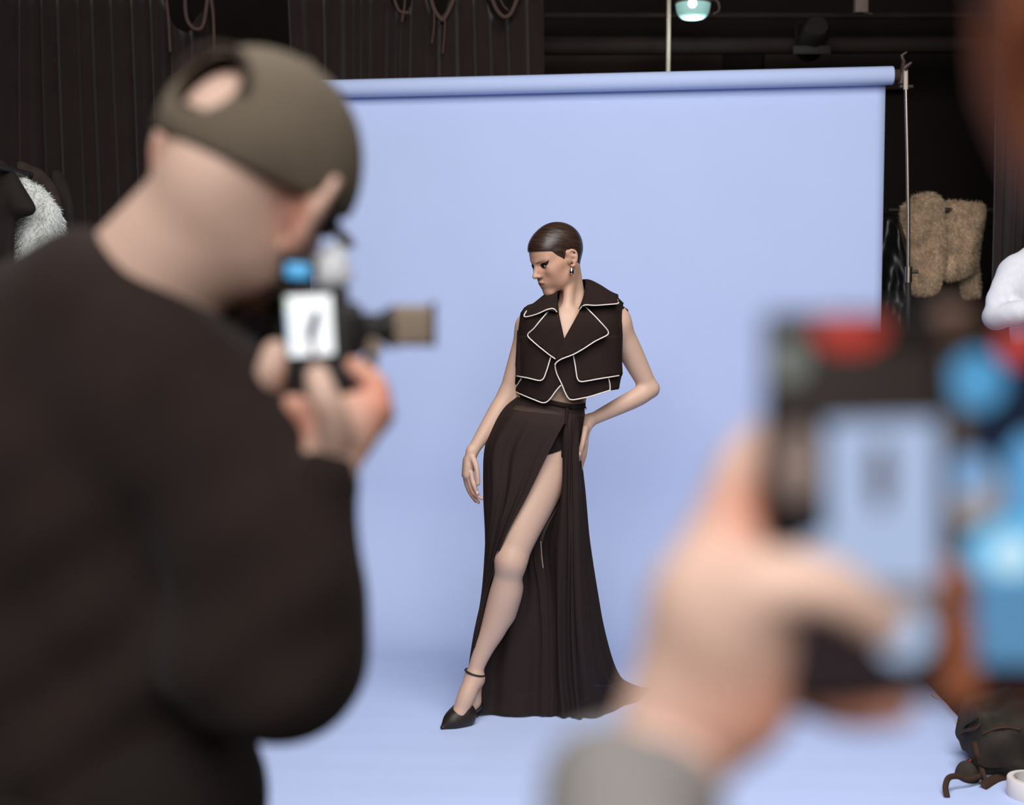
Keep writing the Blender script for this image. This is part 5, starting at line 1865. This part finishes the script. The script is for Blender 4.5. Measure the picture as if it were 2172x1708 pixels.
ob = on_bag
strap('flap_buckle', [ob(2046, 1556), ob(2060, 1545), ob(2080, 1536)], 0.045, M_web, bag, (-0.3, -0.5, 0.8))
strap('flap_edge', [ob(2050, 1544, 0.007), ob(2062, 1534, 0.007), ob(2076, 1526, 0.007)], 0.012, M_strap, bag, (-0.3, -0.5, 0.8))
strap('shoulder_strap', [V(1.312, 4.17, 0.010), V(1.316, 4.20, 0.030), V(1.335, 4.23, 0.048), V(1.37, 4.25, 0.046), V(1.41, 4.27, 0.03), V(1.46, 4.30, 0.03)], 0.018, M_web, bag, (0, -0.9, 0.3))
strap('cross_strap', [ob(2084, 1668), ob(2110, 1654), ob(2140, 1646), ob(2168, 1642)], 0.030, M_web, bag, (0, -0.7, 0.7))
strap('seam_tape', [ob(2068, 1572), ob(2074, 1600), ob(2082, 1630), ob(2090, 1660)], 0.018, M_web, bag, (-0.5, -0.6, 0.6))
strap('seam_tape', [ob(2084, 1556), ob(2110, 1546), ob(2140, 1543), ob(2166, 1547)], 0.010, M_web, bag, (0, -0.5, 0.8))
strap('red_tab', [ob(2050, 1618, 0.02), ob(2056, 1614, 0.012), ob(2062, 1612, 0.008)], 0.012, M_red, bag, (-0.5, -0.6, 0.6))

M_tape = mat('white_tape', srgb(226, 218, 216), 0.6, 0.3)
M_card = mat('tape_core', srgb(206, 202, 200), 0.8, 0.2)
M_orng = mat('core_print', srgb(206, 92, 44), 0.7, 0.2)
tc_ = at(2196, 1690, 4.22)
tz = Matrix.Translation((tc_.x, 4.20, 0.055))
strap_y = tc_
tape = tag(empty('tape_roll', (1.577, 4.19, 0.004)), 'roll of white tape standing in front of the backpack', 'tape')
tzm = Matrix.Translation((1.577, 4.19, 0.004)) @ Matrix.Diagonal((1.0, 1.0, 1.12, 1))
lathe_obj('tape_winding', [(0.0585, 0.0), (0.073, 0.0), (0.075, 0.003), (0.075, 0.049), (0.073, 0.052), (0.0585, 0.052), (0.0585, 0.0)], tzm, M_tape, tape, 56, cap=False)
core = lathe_obj('card_core', [(0.0555, 0.0), (0.0582, 0.0), (0.0582, 0.0525), (0.0555, 0.0525), (0.0555, 0.0)], tzm, M_card, tape, 56, cap=False)
for k in range(7):
    a = math.radians(60 + k * 24)
    Mk = tzm @ Matrix.Rotation(a, 4, 'Z') @ Matrix.Translation((0.0552, 0, 0.036 if k % 2 else 0.022))
    box_obj('core_print', (0.0006, 0.012, 0.009 if k % 2 else 0.004), Mk, M_orng, core, 0)
# torn strips that hold the paper edge down
M_strip = mat('torn_tape', srgb(198, 190, 180), 0.7, 0.2)
for pts, lab in (([(1976, 1467), (1986, 1474), (1994, 1480), (1984, 1480), (1974, 1473)], 'scrap of torn tape on the paper edge nearer the phones'), ([(2024, 1526), (2040, 1533), (2046, 1534), (2036, 1545), (2030, 1540)], 'scrap of torn tape on the paper edge beside the backpack')):
    W = []
    for px, py in pts:
        a = at(px, py, 1.0) - CAM
        t = (0.008 - CAM.z) / a.z
        W.append(CAM + a * t)
    n = len(W)
    vv = W + [w - V(0, 0, 0.002) for w in W]
    ff = [tuple(range(n)), tuple(range(n, 2 * n))[::-1]] + [(i, n + i, n + (i + 1) % n, (i + 1) % n) for i in range(n)]
    tag(mesh_obj('tape_scrap', vv, ff, M_strip, None, False), lab, 'tape')
# ================================================================== phones and hands close to the lens
def emit(name, c, s=1.0):
    return mat(name, (0.0, 0.0, 0.0, 1), 0.35, 0.3, emit=srgb(*c), estr=s)

M_case = mat('phone_case_black', srgb(24, 20, 20), 0.4, 0.4)
M_glassb = mat('phone_glass', srgb(14, 12, 13), 0.15, 0.5)


class Phone:
    def __init__(s, label, c, size, axes):
        s.o = tag(empty('smartphone', c), label, 'phone')
        s.c, s.size = Vector(c), size
        s.M = frame(axes[0], Vector(axes[1]).cross(Vector(axes[0])), axes[1], c)
        box_obj('case', (size[0], 0.009, size[1]), s.M, M_case, s.o, 0.004, 4)
        box_obj('glass', (size[0] - 0.004, 0.0012, size[1] - 0.004), s.M @ Matrix.Translation((0, -0.0044, 0)), M_glassb, s.o, 0.0004, 2)
        s.scr = box_obj('screen', (size[0] - 0.006, 0.0004, size[1] - 0.006), s.M @ Matrix.Translation((0, -0.0053, 0)), emit('phone_screen_dark', (44, 34, 31), 0.9), s.o, 0)
        cam_ = box_obj('camera_bump', (0.032, 0.004, 0.034), s.M @ Matrix.Translation((size[0] * 0.25, 0.006, size[1] * 0.36)), M_case, s.o, 0.002)
        for dz in (0.009, -0.009):
            lathe_obj('lens', [(0.0065, 0), (0.0065, 0.002), (0.005, 0.0025)], s.M @ Matrix.Translation((size[0] * 0.25, 0.008, size[1] * 0.36 + dz)) @ Matrix.Rotation(-math.pi / 2, 4, 'X'), M_glassb, cam_, 16)
        s.k = 0

    def patch(s, name, pts, m):
        """flat shape on the screen; pts are picture places that are carried onto the screen plane"""
        s.k += 1
        y = -0.0056 - 0.00012 * s.k
        Mi = s.M.inverted()
        W = []
        for px, py in pts:
            d = at(px, py, 1.0) - CAM
            o_, dd = Mi @ CAM, (Mi.to_3x3() @ d)
            t = (y - o_.y) / dd.y
            q = o_ + dd * t
            q.x = max(-s.size[0] / 2 + 0.003, min(s.size[0] / 2 - 0.003, q.x))
            q.z = max(-s.size[1] / 2 + 0.003, min(s.size[1] / 2 - 0.003, q.z))
            W.append(s.M @ Vector((q.x, y, q.z)))
        n = len(W)
        bk = (s.M.to_3x3() @ Vector((0, 1, 0))) * 0.0001
        vv = W + [w + bk for w in W]
        ff = [tuple(range(n)), tuple(range(n, 2 * n))[::-1]] + [(i, n + i, n + (i + 1) % n, (i + 1) % n) for i in range(n)]
        return mesh_obj(name, vv, ff, m, s.scr, False)

    def rect(s, name, x0, y0, x1, y1, m):
        return s.patch(name, [(x0, y0), (x1, y0), (x1, y1), (x0, y1)], m)

    def disc(s, name, x, y, rx, ry, m):
        return s.patch(name, [(x + rx * math.cos(a), y + ry * math.sin(a)) for a in [2 * math.pi * k / 28 for k in range(28)]], m)

FY = 0.60
P1 = Phone('phone in the middle foreground, screen showing the lit backdrop and a white shutter button', at(1806, 1074, FY), (0.0765, 0.166), ((1, 0.03, 0), (0.0, 0.05, 1)))
P1.rect('status_area', 1620, 660, 1995, 730, emit('ui_black', (14, 11, 11), 0.8))
P1.disc('record_timer', 1800, 702, 78, 44, emit('ui_red', (196, 60, 46), 0.85))
P1.rect('dark_studio_image', 1620, 745, 1995, 890, emit('ui_brown_dark', (52, 43, 40), 0.9))
P1.disc('flash_icon', 1668, 765, 44, 44, emit('ui_grey', (128, 134, 128), 0.9))
P1.rect('photographer_image', 1620, 890, 1760, 1180, emit('ui_black2', (16, 10, 9), 0.8))
P1.patch('backdrop_image', [(1752, 896), (1994, 890), (1994, 1236), (1690, 1240), (1700, 1150), (1756, 1130)], emit('ui_sky', (176, 194, 228), 0.95))
P1.disc('skin_image', 1692, 985, 46, 80, emit('ui_skin', (150, 128, 120), 0.85))
P1.disc('model_image', 1868, 1010, 24, 80, emit('ui_model', (92, 80, 82), 0.8))
P1.rect('floor_image', 1620, 1240, 1995, 1300, emit('ui_floor', (142, 126, 120), 0.9))
P1.rect('control_area', 1620, 1300, 1995, 1488, emit('ui_ctrl', (44, 34, 38), 0.9))
P1.disc('shutter_button', 1916, 1345, 62, 62, emit('ui_shutter', (172, 194, 226), 1.0))

# the hand that holds it
M_sleeve = mat('grey_knit_sleeve', srgb(122, 118, 116), 0.95, 0.1, bump=0.3, bscale=200)


def fp(px, py, d=0.0):
    return at(px, py, FY + d)

per1 = tag(empty('person', (0.30, -0.35, 0)), 'blurred left hand with a grey cuff holding up the middle phone', 'person')
Hh = SDF(0.0036)
wrist = fp(1415, 1610, 0.01)
Hh.chain([fp(1330, 1860, -0.06), fp(1368, 1730, -0.02), wrist, fp(1490, 1440, 0.012), fp(1532, 1290, 0.014)], [0.020, 0.023, 0.0265, 0.030, 0.029], 0.02, flat=((0.3, 1, 0), 0.75))
Hh.cone(fp(1570, 1490, 0.005), fp(1560, 1310, -0.002), 0.019, 0.020, 0.025)
Hh.cone(fp(1525, 1280, 0.02), fp(1575, 1160, 0.022), 0.024, 0.019, 0.02)
finger(Hh, [fp(1560, 1330, -0.006), fp(1630, 1245, -0.022), fp(1760, 1250, -0.026), fp(1872, 1325, -0.020)], 0.0185, 0.0105, 0.015)       # thumb over the glass
finger(Hh, [fp(1530, 1180, 0.020), fp(1556, 1060, 0.022), fp(1594, 965, 0.024), fp(1660, 915, 0.024)], 0.0160, 0.0095, 0.01)              # index up the edge
finger(Hh, [fp(1560, 1200, 0.030), fp(1660, 1130, 0.034), fp(1780, 1130, 0.030), fp(1880, 1160, 0.024)], 0.0140, 0.0095, 0.008)
finger(Hh, [fp(1570, 1290, 0.034), fp(1670, 1260, 0.036), fp(1790, 1270, 0.030), fp(1890, 1300, 0.022)], 0.0135, 0.0090, 0.008)
finger(Hh, [fp(1580, 1400, 0.026), fp(1690, 1460, 0.026), fp(1800, 1500, 0.014), fp(1900, 1500, 0.002)], 0.0125, 0.0090, 0.008)           # little finger under the phone
h1, h2 = np.array(srgb(208, 174, 158)[:3]), np.array(srgb(176, 92, 58)[:3])


def hand_col(P):
    C = np.tile(h1, (len(P), 1)).astype(np.float32)
    for c, rr in ((fp(1860, 1500, 0.01), 0.030), (fp(1610, 1500, 0.0), 0.030), (fp(1600, 1090, 0.01), 0.02)):
        d = np.linalg.norm(P - np.array(c), axis=1)
        w = np.exp(-(d / rr) ** 2)[:, None] * 0.75
        C = C * (1 - w) + h2 * w
    return C
Hh.chain([V(0.06, -0.08, 1.09), fp(1330, 1860, -0.06)], [0.030, 0.020], 0.02)
Hh.build('hand', M_skin_pale, per1, relax=2, colfn=hand_col)
Sl = SDF(0.006)
elb = V(0.06, -0.10, 1.08)
shd = V(0.20, -0.36, 1.33)
Sl.chain([wrist, fp(1372, 1725, -0.02), fp(1332, 1860, -0.06), elb], [0.030, 0.033, 0.036, 0.052], 0.02)
Sl.cut(fp(1392, 1672, -0.005), wrist - fp(1350, 1800, -0.04), 0.003)
Sl.chain([elb, shd], [0.058, 0.075], 0.03)
Sl.cone(V(0.34, -0.38, 1.22), V(0.34, -0.38, 0.82), 0.175, 0.165, 0.06, flat=((0, 1, 0), 0.65))
Sl.cone(V(0.34, -0.38, 1.32), V(0.52, -0.36, 1.28), 0.075, 0.07, 0.06)
Sl.chain([V(0.54, -0.36, 1.28), V(0.58, -0.36, 0.98), V(0.52, -0.18, 0.84)], [0.07, 0.055, 0.042], 0.04)
Sl.build('sleeve', M_sleeve, per1, relax=1)
Bd = SDF(0.008)
H1 = Head(V(0.36, -0.36, 1.56), V(-0.1, 0.97, -0.15), V(0, 0, 1), 0.95)
H1.sculpt(Bd)
Bd.cone(V(0.34, -0.39, 1.34), H1.p(-0.03, 0, -0.05), 0.055, 0.05, 0.02)
Bd.build('head', M_skin_pale, per1, relax=1, colfn=lambda P: np.tile(h1, (len(P), 1)))
Hb = SDF(0.008)
Hb.ell(H1.p(-0.02, 0, 0.045), (0.102, 0.082, 0.086), H1.R, 0.02)
Hb.cut(H1.p(0.05, 0, 0.035), H1.f * 0.8 - H1.u * 0.6, 0.01)
Hb.build('hair', M_hair, per1, relax=1)
Tp = SDF(0.012)
for sx in (0.26, 0.42): Tp.chain([V(sx, -0.38, 0.84), V(sx, -0.38, 0.45), V(sx, -0.38, 0.05)], [0.105, 0.08, 0.06], 0.04)
Tp.build('trousers', M_denim, per1, relax=1)

# second phone and the dark-haired person who holds it
SY = 0.66
P2 = Phone('phone at the right edge with a bright blue screen', at(2176, 1072, SY), (0.079, 0.168), ((1, -0.05, 0), (0.0, 0.04, 1)))
P2.rect('screen_navy', 1990, 690, 2400, 1460, emit('ui_navy', (28, 38, 58), 0.9))
P2.rect('status_area', 1990, 690, 2400, 760, emit('ui_dark2', (26, 18, 17), 0.8))
P2.disc('record_dot', 2160, 728, 46, 46, emit('ui_red2', (206, 76, 72), 0.85))
P2.rect('left_margin', 1990, 760, 2052, 1460, emit('ui_margin', (104, 88, 80), 0.8))
P2.disc('blue_icon', 2072, 808, 60, 62, emit('ui_blue', (92, 168, 220), 0.85))
P2.disc('grey_icon', 2066, 1046, 62, 68, emit('ui_grey3', (170, 162, 164), 0.9))
P2.disc('pale_blue_icon', 2060, 1006, 48, 46, emit('ui_blue3', (128, 168, 212), 0.95))
P2.patch('side_image', [(2136, 960), (2170, 920), (2400, 920), (2400, 1130), (2140, 1130)], emit('ui_blue4', (104, 170, 224), 0.95))
P2.patch('bright_image', [(2046, 1150), (2110, 1100), (2400, 1080), (2400, 1226), (2050, 1226)], emit('ui_cyan', (112, 196, 244), 0.95))
P2.disc('highlight_image', 2146, 1178, 44, 40, emit('ui_white', (206, 238, 252), 1.0))
P2.rect('lower_image', 2050, 1226, 2400, 1410, emit('ui_steel', (96, 148, 190), 0.9))
P2.rect('navigation_area', 2050, 1410, 2400, 1470, emit('ui_nav', (34, 30, 42), 0.9))


def sp_(px, py, d=0.0):
    return at(px, py, SY + d)

per2 = tag(empty('person', (0.46, 0.36, 0)), 'blurred person with dark reddish hair at the right edge holding the blue phone', 'person')
N2 = SDF(0.0045)
N2.chain([sp_(2420, 1900, 0.0), sp_(2380, 1640, 0.02), sp_(2300, 1400, 0.03)], [0.034, 0.028, 0.034], 0.02)
N2.ell(sp_(2280, 1280, 0.032), (0.045, 0.02, 0.05), None, 0.02)
finger(N2, [sp_(2260, 1180, 0.03), sp_(2150, 900, 0.028), sp_(2060, 740, 0.022), sp_(2012, 692, 0.004)], 0.0135, 0.0125, 0.008)       # index at the top corner
finger(N2, [sp_(2240, 1230, 0.03), sp_(2110, 1190, 0.03), sp_(2000, 1215, 0.012), sp_(2026, 1246, -0.016)], 0.0130, 0.0115, 0.008)
finger(N2, [sp_(2240, 1300, 0.03), sp_(2110, 1300, 0.03), sp_(2000, 1325, 0.012), sp_(2028, 1352, -0.016)], 0.0125, 0.0115, 0.008)
finger(N2, [sp_(2250, 1380, 0.03), sp_(2130, 1420, 0.03), sp_(2004, 1440, 0.012), sp_(2030, 1448, -0.014)], 0.0125, 0.0125, 0.008)
finger(N2, [sp_(2330, 1330, 0.02), sp_(2380, 1240, 0.0), sp_(2390, 1150, -0.014), sp_(2370, 1060, -0.016)], 0.0165, 0.0110, 0.01)       # thumb
f1, f2 = np.array(srgb(176, 104, 70)[:3]), np.array(srgb(128, 98, 84)[:3])


def h2_col(P):
    C = np.tile(f1, (len(P), 1)).astype(np.float32)
    w = np.clip((P[:, 2] - 1.44) / 0.03, 0, 1)[:, None]
    return C * (1 - w) + f2 * w
N2.build('hand', M_skin_pale, per2, relax=2, colfn=h2_col)
hc = at(2575, -110, 0.5)
H2 = Head(hc, V(-0.15, 0.97, -0.15), V(-0.1, 0, 1), 0.95)
N3 = SDF(0.006)
H2.sculpt(N3)
N3.cone(V(0.40, 0.40, 1.36), H2.p(-0.03, 0, -0.05), 0.055, 0.05, 0.02)
N3.build('head', M_skin_pale, per2, relax=1, colfn=lambda P: np.tile(f1, (len(P), 1)))
M_redhair = mat('dark_red_hair', srgb(70, 24, 14), 0.5, 0.4, bump=0.3, bscale=120, vary=0.3, vscale=30, stretch=(1, 1, 0.2))
N4 = SDF(0.005)
N4.ell(H2.p(-0.015, 0, 0.035), (0.110, 0.088, 0.096), H2.R, 0.02)
N4.chain([H2.p(-0.06, 0.0, 0.0), H2.p(-0.08, 0.0, -0.08), H2.p(-0.075, 0.0, -0.16)], [0.07, 0.065, 0.05], 0.03)
N4.cut(H2.p(0.058, 0, 0.04), H2.f * 0.85 - H2.u * 0.5, 0.01)
N4.build('hair', M_redhair, per2, relax=1)
N5 = SDF(0.008)
N5.cone(V(0.47, 0.36, 1.24), V(0.47, 0.36, 0.86), 0.165, 0.155, 0.06, flat=((0, 1, 0), 0.65))
N5.cone(V(0.40, 0.38, 1.34), V(0.60, 0.36, 1.29), 0.06, 0.07, 0.05)
N5.chain([V(0.62, 0.36, 1.28), V(0.56, 0.46, 1.06), sp_(2440, 1900, 0.0)], [0.068, 0.056, 0.042], 0.03)
N5.chain([V(0.62, 0.36, 1.28), V(0.66, 0.34, 1.02), V(0.62, 0.40, 0.80)], [0.066, 0.055, 0.045], 0.04)
N5.build('shirt', M_sweat, per2, relax=1)
N6 = SDF(0.012)
for sx in (0.39, 0.55): N6.chain([V(sx, 0.36, 0.88), V(sx, 0.36, 0.45), V(sx, 0.36, 0.05)], [0.10, 0.08, 0.06], 0.04)
N6.build('trousers', M_denim, per2, relax=1)
